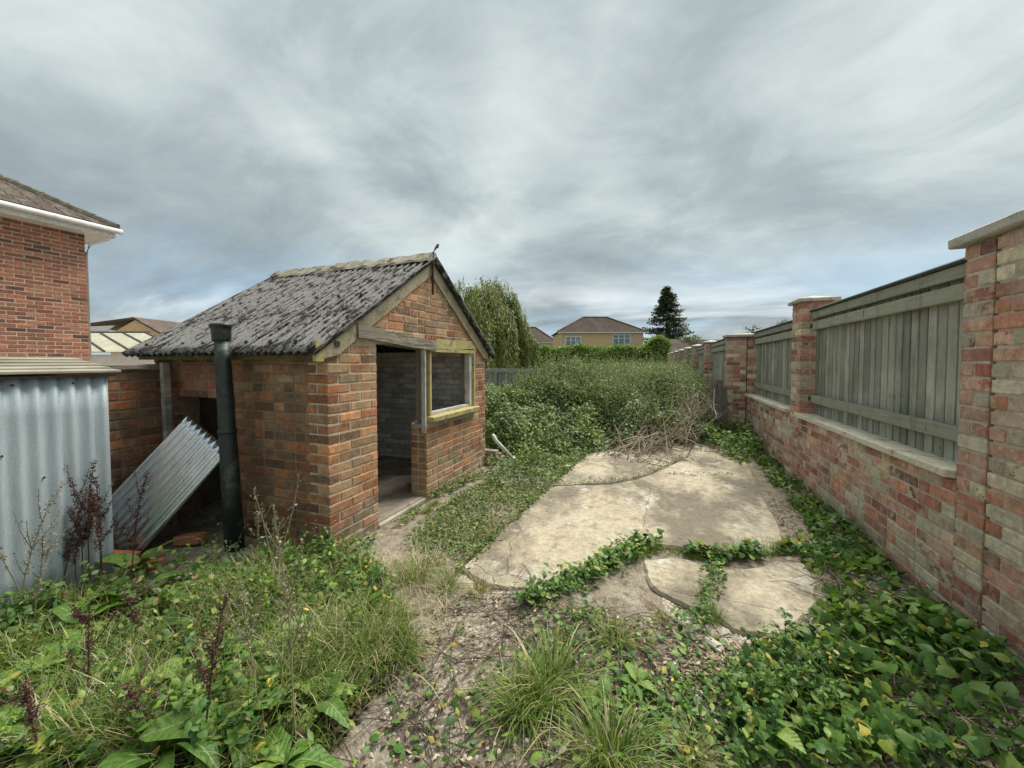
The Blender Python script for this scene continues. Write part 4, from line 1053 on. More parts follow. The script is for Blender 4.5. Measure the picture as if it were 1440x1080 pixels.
put_bricks(pl, hc, 0.065, 'brick_house_j', True)
pl = lay((HXF, HYC - 2.37), (0, -1), (1, 0), 1.36, 0.076, lambda i, z: [(0.0, 2.4, (i % 2))], 0.065, joint=0.011, ncourse=36, bond='stretcher', depth_jit=0.002)
put_bricks(pl, hc, 0.065, 'brick_house_j', True)
OH = 0.34
part('soffit', MB().b2((HXF - 7, HYC - 9, HE), (HXF + OH - 0.02, HYC + OH - 0.02, HE + 0.03)), 'upvc', hs)
part('fascia', MB().b2((HXF + OH - 0.018, HYC - 9, HE - 0.01), (HXF + OH, HYC + OH, HE + 0.17)).b2((HXF - 7, HYC + OH - 0.018, HE - 0.01), (HXF + OH - 0.02, HYC + OH, HE + 0.17)), 'upvc', hs)
g = part('gutter', MB().tube([(HXF + OH + 0.055, HYC - 9, HE + 0.13), (HXF + OH + 0.055, HYC + OH + 0.08, HE + 0.13)], 0.055, 12), 'upvc', hs, smooth=True)
part('downpipe', MB().tube([(HXF + OH + 0.0, HYC + OH - 0.05, HE + 0.08), (HXF + OH - 0.05, HYC + OH - 0.1, HE - 0.06), (HXF + 0.07, HYC + 0.05, HE - 0.18), (HXF - 0.12, HYC + 0.05, HE - 0.4), (HXF - 0.12, HYC + 0.05, 0.2)], 0.034, 10), 'upvc', g, smooth=True)
# roof: courses of tiles, hip at the far end (pitch 32 deg)
tp = math.tan(R(31)); EX, EY, EZ = HXF + OH + 0.05, HYC + OH + 0.05, HE + 0.17
rm = MB(); ncr = 26; cw = 0.165; ch_ = cw * tp
for k in range(ncr):
    xa, ya, za = EX - k * cw, EY - k * cw, EZ + k * ch_
    xb, yb, zb = xa - cw * 1.15, ya - cw * 1.15, za + ch_ * 1.15
    tk = 0.028
    # facing +x
    n = 1
    rm.add([(xa, -5, za), (xa, ya, za), (xb, yb, zb - tk), (xb, -5, zb - tk), (xa, -5, za + tk), (xa, ya, za + tk), (xb, yb, zb), (xb, -5, zb)],
           [(4, 5, 6, 7), (0, 1, 5, 4)])
    rm.add([(xa - 7, ya, za), (xa, ya, za), (xb, yb, zb), (xb - 7, yb, zb), (xa - 7, ya, za + tk), (xa, ya, za + tk)], [(5, 4, 3, 2), (1, 0, 4, 5)])
rf = part('roof_tiles', rm, 'roof_near', hs)
tm = MB()
for k in range(20):                                # tile joints: individual tiles on the visible slope, lifted a little
    for q in range(16):
        y = EY - k * cw - 0.12 - q * 0.27 - (0.135 if k % 2 else 0); 
        if y < 1.2 or y > EY - k * cw - 0.10: continue
        xa, za = EX - k * cw + 0.004, EZ + k * ch_ + 0.030
        rot = Matrix.Rotation(math.atan(tp) , 3, 'Y')
        tm.box((xa - cw * 0.5, y, za + ch_ * 0.5 + jit(.003)), (cw * 1.22, 0.255, 0.012), rot)
o = part('tile', tm, 'roof_near', rf); o['kind'] = 'stuff'
for k in range(18):
    a = Vector((EX - 0.03 - k * 0.26, EY - 0.03 - k * 0.26, EZ + 0.03 + k * 0.26 * tp)); b = a + Vector((-0.27, -0.27, 0.27 * tp))
    part('hip_tile', MB().tube([a, b], [0.095, 0.085], 8), 'roof_ridge', rf)

# low building with cream sheet roof and brick gable behind the shed
gb = thing('garage', 'garage with shallow cream panel roof beyond the side wall', 'garage', (*W(180, 14), 0))
c0 = Vector((*W(110, 14.0), 0)); c1 = Vector((*W(262, 14.0), 0)); dx = (c1 - c0); L = dx.length; dxn = dx.normalized(); dyn = Vector((-dxn.y, dxn.x, 0))
def loc(p): return c0 + dxn * p[0] + dyn * p[1] + Vector((0, 0, p[2]))
mb = MB().prism([loc((0.1, 0.15, 0)), loc((L - 0.1, 0.15, 0)), loc((L - 0.1, 3, 0)), loc((0.1, 3, 0))], (0, 0, 1.75)); part('wall', mb, 'upvc', gb)
npan = 4
rs = []
for k in range(npan):
    a, b = L * k / npan, L * (k + 1) / npan - 0.02; sk = 0.0; tp_ = -3.9
    mb = MB().prism([loc((a + sk * .55, 0, 1.82)), loc((b + sk * .55, 0, 1.82)), loc((b + tp_, 2.6, 2.70)), loc((a + tp_, 2.6, 2.70))], (0, 0, 0.03)); part('roof_panel', mb, 'cream_sheet', gb)
    mb = MB().prism([loc((b + sk * .55 - .04, 0, 1.85)), loc((b + sk * .55 + .05, 0, 1.85)), loc((b + tp_ + .05, 2.6, 2.73)), loc((b + tp_ - .04, 2.6, 2.73))], (0, 0, 0.035)); part('batten', mb, 'batten', gb)
part('ridge_batten', MB().prism([loc((-3.9, 2.58, 2.72)), loc((L - 3.8, 2.58, 2.72)), loc((L - 3.8, 2.72, 2.74)), loc((-3.9, 2.72, 2.74))], (0, 0, 0.06)), 'batten', gb)
bgb = thing('brick_outbuilding', 'tan brick gable end with brown roof edge behind the cream roofed garage', 'building', (*W(193, 20), 0))
g0 = Vector((*W(193, 20), 0))
def gl(x, y, z): return g0 + RT * x + FW * y + Vector((0, 0, z))
part('gable_wall', MB().prism([gl(-1.35, 0, 0), gl(1.6, 0, 0), gl(1.6, 0, 2.75), gl(0, 0, 3.66), gl(-1.35, 0, 2.9)], FW * 5), 'brick_tan', bgb)
part('roof', MB().prism([gl(0, -.12, 3.68), gl(1.75, -.12, 2.68), gl(1.75, -.12, 2.76), gl(0, -.12, 3.78)], FW * 5), 'roof_brown', bgb)
part('roof', MB().prism([gl(0, -.12, 3.68), gl(0, -.12, 3.78), gl(-3.2, -.12, 3.35), gl(-3.2, -.12, 3.25)], FW * 5), 'roof_brown', bgb)
part('roof_light', MB().prism([gl(-3.1, -.20, 2.9), gl(-1.5, -.20, 2.9), gl(-.9, -.20, 3.34), gl(-3.1, -.20, 3.25)], FW * 0.05), 'upvc', bgb)

# ------------------------------------------------------------------ houses behind the hedge
def hip_house(name, label, u0, u1, d, depth, eave, ridge, r0, r1, wins, mat='brick_tan', side=0.0):
    o0 = Vector((*W(u0, d), 0)); wid = (u1 - u0) * d / FPX
    t = thing(name, label, 'house', o0)
    def q(x, y, z): return o0 + RT * x + FW * y + Vector((0, 0, z))
    w = part('wall', MB().prism([q(0, 0, -.1), q(wid, 0, -.1), q(wid, depth, -.1), q(0, depth, -.1)], (0, 0, eave + 0.1)), mat, t)
    oh = 0.3; R0, R1 = (r0 - u0) * d / FPX, (r1 - u0) * d / FPX; ym = depth / 2
    rm = MB(); n = 22
    c = [(-oh, -oh), (wid + oh, -oh), (wid + oh, depth + oh), (-oh, depth + oh)]; tcor = [(R0, ym), (R1, ym), (R1, ym), (R0, ym)]
    for k in range(n):
        f0, f1 = k / n, (k + 1) / n
        lo = [(a[0] + (b[0] - a[0]) * f0, a[1] + (b[1] - a[1]) * f0) for a, b in zip(c, tcor)]
        hi = [(a[0] + (b[0] - a[0]) * f1, a[1] + (b[1] - a[1]) * f1) for a, b in zip(c, tcor)]
        z0_, z1_ = eave + (ridge - eave) * f0 + 0.05, eave + (ridge - eave) * f1
        for s in range(4):
            a, b = s, (s + 1) % 4
            rm.add([q(*lo[a], z0_ - 0.05), q(*lo[b], z0_ - 0.05), q(*lo[b], z0_), q(*lo[a], z0_), q(*hi[b], z1_), q(*hi[a], z1_)], [(0, 1, 2, 3), (3, 2, 4, 5)])
    rf_ = part('roof', rm, 'roof_brown', t)
    for a, b in (((-oh, -oh, eave + .06), (R0, ym, ridge + .06)), ((wid + oh, -oh, eave + .06), (R1, ym, ridge + .06)), ((R0, ym, ridge + .06), (R1, ym, ridge + .06))):
        part('ridge_tiles', MB().tube([q(*a), q(*b)], 0.11, 8), 'roof_brown', rf_)
    part('fascia', MB().prism([q(-oh, -oh - .03, eave - .14), q(wid + oh, -oh - .03, eave - .14), q(wid + oh, -oh, eave - .14), q(-oh, -oh, eave - .14)], (0, 0, .13)), 'upvc', t)
    for ua, ub, va, vb, nl in wins:
        xa, xb = (ua - u0) * d / FPX, (ub - u0) * d / FPX; za, zb = CAM_H + (508 - vb) * d / FPX, CAM_H + (508 - va) * d / FPX
        f = MB(); fr = 0.11
        f.prism([q(xa, -.05, za), q(xb, -.05, za), q(xb, -.05, za + fr), q(xa, -.05, za + fr)], FW * .12)
        f.prism([q(xa, -.05, zb - fr), q(xb, -.05, zb - fr), q(xb, -.05, zb), q(xa, -.05, zb)], FW * .12)
        for k in range(nl + 1):
            x = xa + (xb - xa - fr) * k / nl
            f.prism([q(x, -.055, za + fr), q(x + fr, -.055, za + fr), q(x + fr, -.055, zb - fr), q(x, -.055, zb - fr)], FW * .11)
        zt = za + (zb - za) * .62
        f.prism([q(xa + fr, -.045, zt), q(xb - fr, -.045, zt), q(xb - fr, -.045, zt + fr * .7), q(xa + fr, -.045, zt + fr * .7)], FW * .08)
        wo = part('window', f, 'upvc', t)
        for k in range(nl):
            x = xa + (xb - xa - fr) * k / nl + fr; x2 = xa + (xb - xa - fr) * (k + 1) / nl
            part('pane', MB().prism([q(x, -.02, za + fr), q(x2, -.02, za + fr), q(x2, -.02, zb - fr), q(x, -.02, zb - fr)], FW * .02), 'glass', wo)
        part('sill', MB().prism([q(xa - .08, -.12, za - .08), q(xb + .08, -.12, za - .08), q(xb + .08, -.12, za - .002), q(xa - .08, -.12, za - .002)], FW * .12), 'upvc', wo)
    return t, q, wid
t, q, wid = hip_house('brick_house', 'tan brick house with brown hipped roof and two white windows behind the hedge', 787, 904, 47, 8, 5.08, 7.25, 828, 864,
          [(795, 817, 473, 488, 3), (861, 886, 470, 486, 3)])
part('downpipe', MB().tube([q(wid - .9, -.1, 4.9), q(wid - .9, -.1, 0.2)], 0.05, 8), 'upvc', t)
part('downpipe', MB().tube([q(.15, -.1, 4.9), q(.15, -.1, 0.2)], 0.05, 8), 'upvc', t)
hip_house('brick_house', 'farther tan house with brown hipped roof half hidden by the willow', 690, 781, 66, 8, 4.75, 7.6, 715, 755, [(757, 772, 484.5, 497, 2)])
bung = thing('bungalow', 'low bungalow roof of brown tiles showing over the far brick piers', 'house', (*W(960, 40), 0))
b0 = Vector((*W(932, 40), 0))
def bq(x, y, z): return b0 + RT * x + FW * y + Vector((0, 0, z))
part('wall', MB().prism([bq(.3, .6, 0), bq(8, .6, 0), bq(8, 5, 0), bq(.3, 5, 0)], (0, 0, 2.4)), 'brick_tan', bung)
rm = MB(); n = 14
for k in range(n):
    f0, f1 = k / n, (k + 1) / n
    rm.add([bq(0, 3 * f0, 2.3 + 1.62 * f0), bq(8.5, 3 * f0, 2.3 + 1.62 * f0), bq(8.5, 3 * f0, 2.35 + 1.62 * f0), bq(0, 3 * f0, 2.35 + 1.62 * f0), bq(8.5, 3 * f1, 2.3 + 1.62 * f1), bq(0, 3 * f1, 2.3 + 1.62 * f1)], [(0, 1, 2, 3), (3, 2, 4, 5)])
rm.add([bq(0, 3, 3.93), bq(8.5, 3, 3.93), bq(8.5, 6, 2.3), bq(0, 6, 2.3)], [(0, 1, 2, 3)])
rm.add([bq(0, 0, 2.3), bq(0, 3, 3.93), bq(0, 6, 2.3)], [(0, 1, 2)])
part('roof', rm, 'roof_brown', bung)

# ------------------------------------------------------------------ back fence
bf0, bf1 = Vector((*W(560, 14.2), 0)), Vector((*W(775, 14.0), 0)); dv = bf1 - bf0; L = dv.length; dn = dv.normalized(); a_ = math.atan2(dn.y, dn.x)
bf = thing('wooden_fence', 'low pale grey wooden board fence under the willow', 'fence', bf0)
nb = int(L / 0.125)
bmh = MB().box((0, 0, 0.62), (0.105, 0.018, 1.24)).mesh('board', 0.003)
for k in range(nb): link('board', bmh, 'back_fence', bf, dn * (k + .5) * L / nb + Vector((0, 0, jit(.01))), (0, 0, a_ + jit(.02)))
outn = Vector((dn.y, -dn.x, 0))
for z in (1.13, 0.45): part('rail', MB().box(bf0 + dn * L / 2 + outn * .035 + Vector((0, 0, z)), (L, 0.04, 0.09), Matrix.Rotation(a_, 3, 'Z')), 'back_fence', bf)
for k in range(4): part('post', MB().box(bf0 + dn * (0.3 + k * L / 3.4) + outn * .06 + Vector((0, 0, .6)), (0.09, 0.09, 1.3), Matrix.Rotation(a_, 3, 'Z')), 'back_fence', bf)

# ------------------------------------------------------------------ hedge
HD = 27.0
h0 = Vector((*W(738, HD), 0)); h1 = Vector((*W(938, HD), 0)); hdv = (h1 - h0); HL = hdv.length; hn = hdv.normalized(); hy = Vector((-hn.y, hn.x, 0))
hedge = thing('conifer_hedge', 'bright green clipped conifer hedge in front of the tan house', 'hedge', h0)
def htop(s): return 2.47 + 0.10 * math.sin(s * 2.1) + 0.05 * math.sin(s * 5.3) + 0.75 * math.exp(-((s - HL + 0.75) / 0.75) ** 2)
mb = MB(); n = 40; vs_ = []
for k in range(n + 1):
    s = HL * k / n; tpz = htop(s) - 0.18
    for (y, z) in ((-.42, -.1), (-.52, .6), (-.42, tpz * .85), (-.15, tpz), (.3, tpz), (.6, tpz * .7), (.6, -.1)):
        vs_.append(h0 + hn * s + hy * y + Vector((0, 0, z)))
fs = [(7 * k + a, 7 * k + 7 + a, 7 * k + 8 + a, 7 * k + a + 1) for k in range(n) for a in range(6)] + [tuple(range(7)), tuple(range(7 * n + 6, 7 * n - 1, -1))]
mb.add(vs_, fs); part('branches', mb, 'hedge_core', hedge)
N = 26000; s = rng.uniform(-.1, HL + .15, N); tz = np.array([htop(x) for x in s]); f = rng.random(N)
yy = np.where(f < .62, -.5 + rng.normal(0, .09, N), rng.uniform(-.45, .6, N)); zz = np.where(f < .62, rng.random(N) ** .7 * tz, tz - .12 + rng.normal(0, .09, N))
yy = yy + np.where(f < .62, .25 * (zz / tz) ** 4, 0)
clump = 0.09 * fnoise(s * 2, zz * 2, 2.0, 8); yy = yy - clump
hnp, hyp, h0p = np.array(hn), np.array(hy), np.array(h0)
P = h0p + s[:, None] * hnp + yy[:, None] * hyp; P[:, 2] = zz
nr = rng.normal(size=(N, 3)) * .5 - hyp * .7 + np.array([0, 0, .7])
V, F = leaves(P, rng.uniform(.07, .17, N), nr, np.array([0, 0, 1.0]) + rng.normal(size=(N, 3)) * .5, T_QUAD)
part('foliage', np_mesh('foliage', V, F), 'hedge', hedge)['kind'] = 'stuff'

# ------------------------------------------------------------------ trees
def tree_empty(name, label, u, d): 
    x, y = W(u, d); return thing(name, label, 'tree', (x, y, 0)), np.array([x, y, 0.0])
# weeping willow
wt, wc = tree_empty('willow_tree', 'weeping willow with long hanging pale green strands behind the fence', 676, 19)
tr = MB().tube([Vector(wc) + Vector(p) for p in ((0, 0, -.1), (.05, 0, 1.2), (-.05, .05, 2.6), (.1, 0, 4.0))], [.3, .24, .2, .12], 10)
for k in range(12):
    a = k * 2.4; r = random.uniform(1.0, 1.7)
    tr.tube([Vector(wc) + Vector((0, 0, 1.9 + .15 * k)), Vector(wc) + Vector((math.cos(a) * r * .5, math.sin(a) * r * .5, 3.6 + .1 * k)), Vector(wc) + Vector((math.cos(a) * r, math.sin(a) * r, 4.3 + jit(.4)))], [.08, .05, .02], 6)
part('trunk', tr, 'bark', wt, smooth=True)
NS = 2300; LS = []
NCL = 85; ca_ = rng.uniform(0, 2 * np.pi, NCL); cr_ = 2.5 * np.sqrt(rng.random(NCL)); ci = rng.integers(0, NCL, NS)
cx_ = cr_[ci] * np.cos(ca_[ci]) + rng.normal(0, .13, NS); cy_ = cr_[ci] * np.sin(ca_[ci]) + rng.normal(0, .13, NS); a = np.arctan2(cy_, cx_); rr = np.hypot(cx_, cy_)
lob = 1 + .05 * np.sin(a * 3 + 1); clo = rng.normal(0, .28, NCL)[ci]; clb = rng.normal(0, .6, NCL)[ci]
rr = rr * lob
top = 5.75 * np.sqrt(np.clip(1 - (rr / 2.95) ** 2, 0.05, 1)) * (.93 + .05 * np.sin(a * 5)) + rng.normal(0, .07, NS) + clo
top = np.clip(top, 2.6, 5.9)
bot = np.clip(rng.normal(1.0, .35, NS) + clb + (rr < 1.6) * rng.uniform(0, 2.4, NS), .35, None); bot = np.minimum(bot, top - .8)
K = 26; t = np.linspace(0, 1, K)[None]
z = top[:, None] + (bot - top)[:, None] * t; sw_ = .35 * np.sin(t * 1.6) * (1 - .3 * rr[:, None] / 2.4) + .05 * np.sin(t * 9 + a[:, None] * 7)
rad = rr[:, None] + sw_ * .8
X = np.stack([wc[0] + np.cos(a)[:, None] * rad, wc[1] + np.sin(a)[:, None] * rad, z], -1) + rng.normal(0, .025, (NS, K, 3))
P = X.reshape(-1, 3); n = len(P)
dr = np.tile([0, 0, -1.0], (n, 1)) + rng.normal(size=(n, 3)) * .35
nr = np.stack([np.repeat(np.cos(a), K), np.repeat(np.sin(a), K), np.full(n, .35)], -1) + rng.normal(size=(n, 3)) * .5
V, F = leaves(P, rng.uniform(.12, .26, n), nr, dr, T_NARROW)
part('crown', np_mesh('crown', V, F), 'willow', wt)['kind'] = 'stuff'
# dark fir
ft, fc = tree_empty('fir_tree', 'tall dark conifer with ragged tiers of branches beyond the hedge', 937, 48)
part('trunk', MB().tube([Vector(fc) + Vector((0, 0, z_)) for z_ in (-.1, 4, 8, 10.9)], [.28, .2, .1, .02], 8), 'bark', ft, smooth=True)
PP = []; SZ = []; DR = []
for k in range(330):
    z0_ = 2.2 + 8.5 * random.random() ** 0.9; mr = 3.9 * max(0.0, 1 - ((z0_ - 1.8) / 9.1)) ** 0.95 * random.choice((.6, .8, .9, 1.0, 1.15)) + .12; az = random.random() * 6.283
    m = int(16 + mr * 26)
    for j in range(m):
        f = random.random() ** .7; r = mr * f
        PP.append((fc[0] + math.cos(az) * r + jit(.22), fc[1] + math.sin(az) * r + jit(.22), z0_ - .10 * r + .16 * r * f + jit(.12))); SZ.append(random.uniform(.14, .32)); DR.append((math.cos(az), math.sin(az), jit(.5)))
P = np.array(PP); V, F = leaves(P, np.array(SZ), up_normals(len(P), .8), np.array(DR), T_QUAD)
part('crown', np_mesh('crown', V, F), 'fir', ft)['kind'] = 'stuff'
def round_tree(label, u, d, zc_, rx, rz, n, mat, sparse=0.0, size=(.12, .28), low=0.3):
    tt_, c = tree_empty('leafy_tree', label, u, d)
    mb = MB().tube([Vector(c) + Vector((0, 0, z_)) for z_ in (-.1, zc_ * .5, zc_)], [.16, .12, .05], 7)
    for k in range(9):
        a = k * 2.4; mb.tube([Vector(c) + Vector((0, 0, zc_ - rz * .7 + k * .1)), Vector(c) + Vector((math.cos(a) * rx * .8, math.sin(a) * rx * .8, zc_ + jit(rz * .8)))], [.05, .012], 5)
    part('trunk', mb, 'bark', tt_)
    nc = 26; cc = rng.normal(size=(nc, 3)); cc = norm(cc) * rng.random((nc, 1)) ** .4 * np.array([rx, rx, rz]) * .8
    idx = rng.integers(0, nc, n); P = cc[idx] + rng.normal(size=(n, 3)) * np.array([rx, rx, rz]) * .17 + c + np.array([0, 0, zc_])
    V, F = leaves(P, rng.uniform(*size, n), up_normals(n, .8), None, T_QUAD)
    part('crown', np_mesh('crown', V, F), mat, tt_)['kind'] = 'stuff'
round_tree('rounded mid green tree beside the dark conifer, above the bungalow roof', 962, 44, 3.5, 2.3, 1.1, 3500, 'tree_far')
round_tree('thin twiggy treetop peeping over the fence by the slim pier', 1058, 38, 4.6, 1.0, .7, 260, 'tree_far', size=(.08, .18))
round_tree('sparse small treetop just left of the slim pier cap', 1096, 42, 5.4, 1.0, .8, 300, 'tree_far', size=(.08, .18))

# ------------------------------------------------------------------ thicket of brambles and weeds
def thick_h(x, y):
    x = np.asarray(x, float); y = np.asarray(y, float)
    edge = np.where(x < -1.0, 5.3 + 0.9 * np.clip((x + 2.3) / 1.3, 0, 1), 6.2 + (x + 1.0) * 0.85)
    f = np.clip((y - edge) / 2.2, 0, 1) ** 0.6
    hh = 1.12 + .16 * fnoise(x, y, 1.3, 21) + .07 * fnoise(x, y, 4.0, 22) + -0.10 * np.clip((y - 9) / 6, 0, 1)
    hh = hh + .13 * fnoise(x, y, 2.3, 23)
    hh = hh * (1 - .42 * np.clip((-.28 * y - x) / 1.2, 0, 1) * np.clip((y - 6.5) / 2, 0, 1))
    hh = hh - .35 * np.clip((x - 0.3) / 1.0, 0, 1) * (y < 11)
    return f * hh
RXA, RXB_, RYA, RYB = -6.5, 1.15, 5.2, 22
def wallx(y): return np.where(y > P3Y, 1.235 - 0.041 * (y - P3Y), 1.0)
xs = np.linspace(RXA, 1.2, 60); ys = np.linspace(5.2, RYB, 110); gx, gy = np.meshgrid(xs, ys)
gx = np.minimum(gx, wallx(gy) - .05)
hz_ = thick_h(gx, gy) - .36 + .05 * fnoise(gx, gy, 9, 31)
V = np.stack([gx.ravel(), gy.ravel(), np.maximum(hz_, -.06).ravel()], -1); w = len(xs)
ii = (np.arange(len(ys) - 1)[:, None] * w + np.arange(w - 1)[None]).ravel()
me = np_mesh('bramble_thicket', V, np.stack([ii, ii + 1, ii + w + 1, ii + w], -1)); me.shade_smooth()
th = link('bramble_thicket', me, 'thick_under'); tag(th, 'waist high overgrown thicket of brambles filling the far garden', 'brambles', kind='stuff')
N = 260000
yv = RYA + (RYB - RYA) * rng.random(N) ** 1.9; xv = rng.uniform(RXA, 1.2, N)
ok = (xv < wallx(yv) - .03) & ((yv > SY1 + .15) | (xv > SX + .1)) & (thick_h(xv, yv) > .02)
ok &= ~((xv < -4.2) & (yv < 9))
xv, yv = xv[ok], yv[ok]; n = len(xv); hh = thick_h(xv, yv)
e_ = .05; gxn = (thick_h(xv + e_, yv) - hh) / e_; gyn = (thick_h(xv, yv + e_) - hh) / e_
lump_ = .20 * fnoise(xv, yv, 4.5, 41) + .06 * fnoise(xv, yv, 15, 42)
zv = np.maximum(hh - rng.random(n) ** 1.6 * .36 + lump_ - .02, .01)
P = np.stack([xv, yv, zv], -1)
P[:, 1] -= np.clip(gyn, 0, 1) * lump_ * .8
nr = np.stack([-gxn, -gyn - .25, np.ones(n)], -1) * .8 + rng.normal(size=(n, 3)) * .45
sz = rng.uniform(.035, .075, n) * np.where(rng.random(n) < .1, 1.35, 1) * (1 + .03 * np.clip(yv - 8, 0, 12))
V, F = leaves(P, sz, nr, None, T_OVAL)
o = link('foliage', np_mesh('foliage', V, F), 'bramble', th); o['kind'] = 'stuff'
# taller seeding weeds through the thicket
def weed_stems(n, region, hmin, hmax, lper, lsz):
    xv, yv = region(n); n = len(xv); zb = np.maximum(thick_h(xv, yv) - .35, 0)
    H = rng.uniform(hmin, hmax, n); az = rng.uniform(0, 6.28, n); ln = rng.uniform(.03, .25, n)
    P0 = np.stack([xv, yv, zb], -1)
    bv = blades(P0, H, np.full(n, .010), ln, az, 3, .2)
    t = rng.random((n, lper)) ** .7
    hor = (ln * H)[:, None] * (.35 * t + .65 * t ** 2); ver = H[:, None] * t * np.sqrt(np.maximum(.05, 1 - ln[:, None] ** 2 * .6)) - .2 * ln[:, None] * H[:, None] * t ** 3 * .6
    Q = np.stack([xv[:, None] + hor * np.cos(az)[:, None], yv[:, None] + hor * np.sin(az)[:, None], zb[:, None] + ver], -1).reshape(-1, 3) + rng.normal(0, .018, (n * lper, 3))
    lv_ = leaves(Q, rng.uniform(*lsz, n * lper) * (1.15 - .5 * t.ravel()), up_normals(n * lper, .7), None, T_QUAD)
    return bv, lv_
def reg_main(n):
    y = 7.2 + 12 * rng.random(n) ** 1.3; x = rng.uniform(-3.6, 1.1, n); k = (x < wallx(y) - .08) & (fnoise(x, y, 1.1, 51) + (x + 1.2) * .45 > rng.uniform(-.9, .5, n)) & (thick_h(x, y) > .35)
    return x[k], y[k]
bv, lv_ = weed_stems(9500, reg_main, .40, .85, 22, (.022, .055))
bv2, lv2 = weed_stems(420, reg_main, .85, 1.25, 34, (.02, .05)); bv = merge([bv, bv2]); lv_ = merge([lv_, lv2])
wd = link('tall_weeds', np_mesh('tall_weeds', *lv_), 'weed'); tag(wd, 'grey green seeding weeds standing above the brambles by the far piers', 'weeds', kind='stuff')
o = link('stems', np_mesh('stems', *bv), 'weed', wd); o['kind'] = 'stuff'

# ------------------------------------------------------------------ ground cover
def cover(name, label, polys, mat, tpl, size, zr, tilt=.45, patch=None, cat='ground cover', stems=0):
    """polys: list of (pixel polygon, count)"""
    Ps = []
    for poly, cnt in polys:
        q = sample(pix(poly), cnt)
        if patch is not None: q = q[fnoise(q[:, 0], q[:, 1], patch[0], patch[2]) + rng.normal(0, .25, len(q)) > patch[1]]
        Ps.append(q)
    q = np.concatenate(Ps); q = q[(q[:, 0] < WX - .03)]
    inside = (q[:, 0] > SXB) & (q[:, 0] < SX + .03) & (q[:, 1] > SY0 - .02) & (q[:, 1] < SY1 + .02); q = q[~inside]
    n = len(q); mound = .5 + .5 * fnoise(q[:, 0], q[:, 1], 4, 61)
    z = gz(q[:, 0], q[:, 1]) + .012 + rng.random(n) * (zr[0] + (zr[1] - zr[0]) * np.clip(mound, 0, 1))
    P = np.stack([q[:, 0], q[:, 1], z], -1)
    V, F = leaves(P, rng.uniform(*size, n) * (.7 + .5 * rng.random(n)), up_normals(n, tilt), None, tpl)
    o = link(name, np_mesh(name, V, F), mat); tag(o, label, cat, kind='stuff'); return o
IVY_R = [(1050, 600), (1100, 645), (1180, 720), (1290, 818), (1400, 915), (1445, 960), (1445, 1085), (1075, 1085), (1030, 1010), (1035, 945), (1085, 905), (1140, 888), (1165, 850), (1140, 808), (1118, 790), (1150, 770), (1120, 720), (1075, 665), (1040, 622)]
cover('ivy', 'dense green ivy carpet running along the foot of the brick wall', [(IVY_R, 5600), ([(1170, 800), (1300, 835), (1445, 965), (1445, 1085), (1180, 1085), (1150, 920)], 1500)], 'ivy', T_IVY, (.024, .07), (.02, .17), .95, (3.0, -.22, 91))
cover('bindweed', 'larger heart shaped leaves in the ivy below the split pier', [([(1190, 900), (1300, 860), (1445, 975), (1445, 1060), (1330, 1000), (1200, 960)], 260)], 'ivy', T_OVAL, (.055, .10), (.07, .19), .8, cat='plant')
cover('ivy', 'ivy clump at the foot of the projecting pier', [([(985, 600), (1060, 600), (1075, 640), (1040, 655), (990, 628)], 2600)], 'ivy', T_IVY, (.04, .07), (.1, .5), .7)
def band(name, label, pts, width, cnt, mat, tpl, size, zr, cat='ground cover', tilt=.5, patch=None):
    pts = [np.array(G(u, v)) for u, v in pts]; seg = [np.linalg.norm(b - a) for a, b in zip(pts, pts[1:])]; cum = np.cumsum([0] + seg)
    s = rng.random(cnt) * cum[-1]; i = np.clip(np.searchsorted(cum, s) - 1, 0, len(seg) - 1); f = (s - cum[i]) / np.array(seg)[i]
    A_ = np.array(pts)[i]; B_ = np.array(pts)[i + 1]; q = A_ + (B_ - A_) * f[:, None] + rng.normal(0, width, (cnt, 2)) * (.5 + .5 * np.sin(s * 5)[:, None] ** 2)
    if patch: q = q[fnoise(q[:, 0], q[:, 1], 7, patch) > -.35]
    n = len(q); z = gz(q[:, 0], q[:, 1]) + .03 + rng.random(n) * rng.uniform(*zr, n)
    o = link(name, np_mesh(name, *leaves(np.stack([q[:, 0], q[:, 1], z], -1), rng.uniform(*size, n), up_normals(n, tilt), None, tpl)), mat); tag(o, label, cat, kind='stuff'); return o
band('ivy', 'trail of ivy crossing the concrete along its broken front edge', [(880, 768), (920, 770), (965, 776), (1010, 786), (1060, 786), (1105, 778), (1135, 768)], .03, 560, 'ivy', T_IVY, (.03, .065), (.03, .11), patch=95)
band('ivy', 'leafy patch creeping out from the broken concrete edge', [(740, 850), (790, 832), (830, 812), (865, 790), (890, 775)], .065, 900, 'ivy', T_OVAL, (.03, .06), (.03, .10))
band('ivy', 'thin ivy trail running down between the concrete fragments', [(1005, 790), (1000, 830), (985, 870), (940, 880)], .05, 260, 'ivy', T_OVAL, (.025, .05), (.03, .07))
band('creeper', 'faint line of dry weeds across the back of the main concrete pad', [(940, 668), (985, 671), (1040, 668)], .02, 130, 'creep', T_OVAL, (.012, .03), (.02, .05))
band('creeper', 'thin line of weeds growing in the long concrete crack', [(775, 683), (856, 680), (893, 673), (938, 656), (962, 645)], .016, 420, 'creep', T_OVAL, (.015, .035), (.05, .08))
band('creeper', 'yellowish weeds hugging the straight long edge of the concrete', [(640, 808), (680, 772), (720, 735), (765, 692), (800, 660), (828, 638)], .045, 1500, 'creep', T_OVAL, (.015, .04), (.03, .09), patch=96)
CREEP = [(590, 790), (560, 770), (590, 730), (640, 700), (690, 672), (740, 640), (835, 632), (775, 690), (715, 740), (655, 795), (640, 815)]
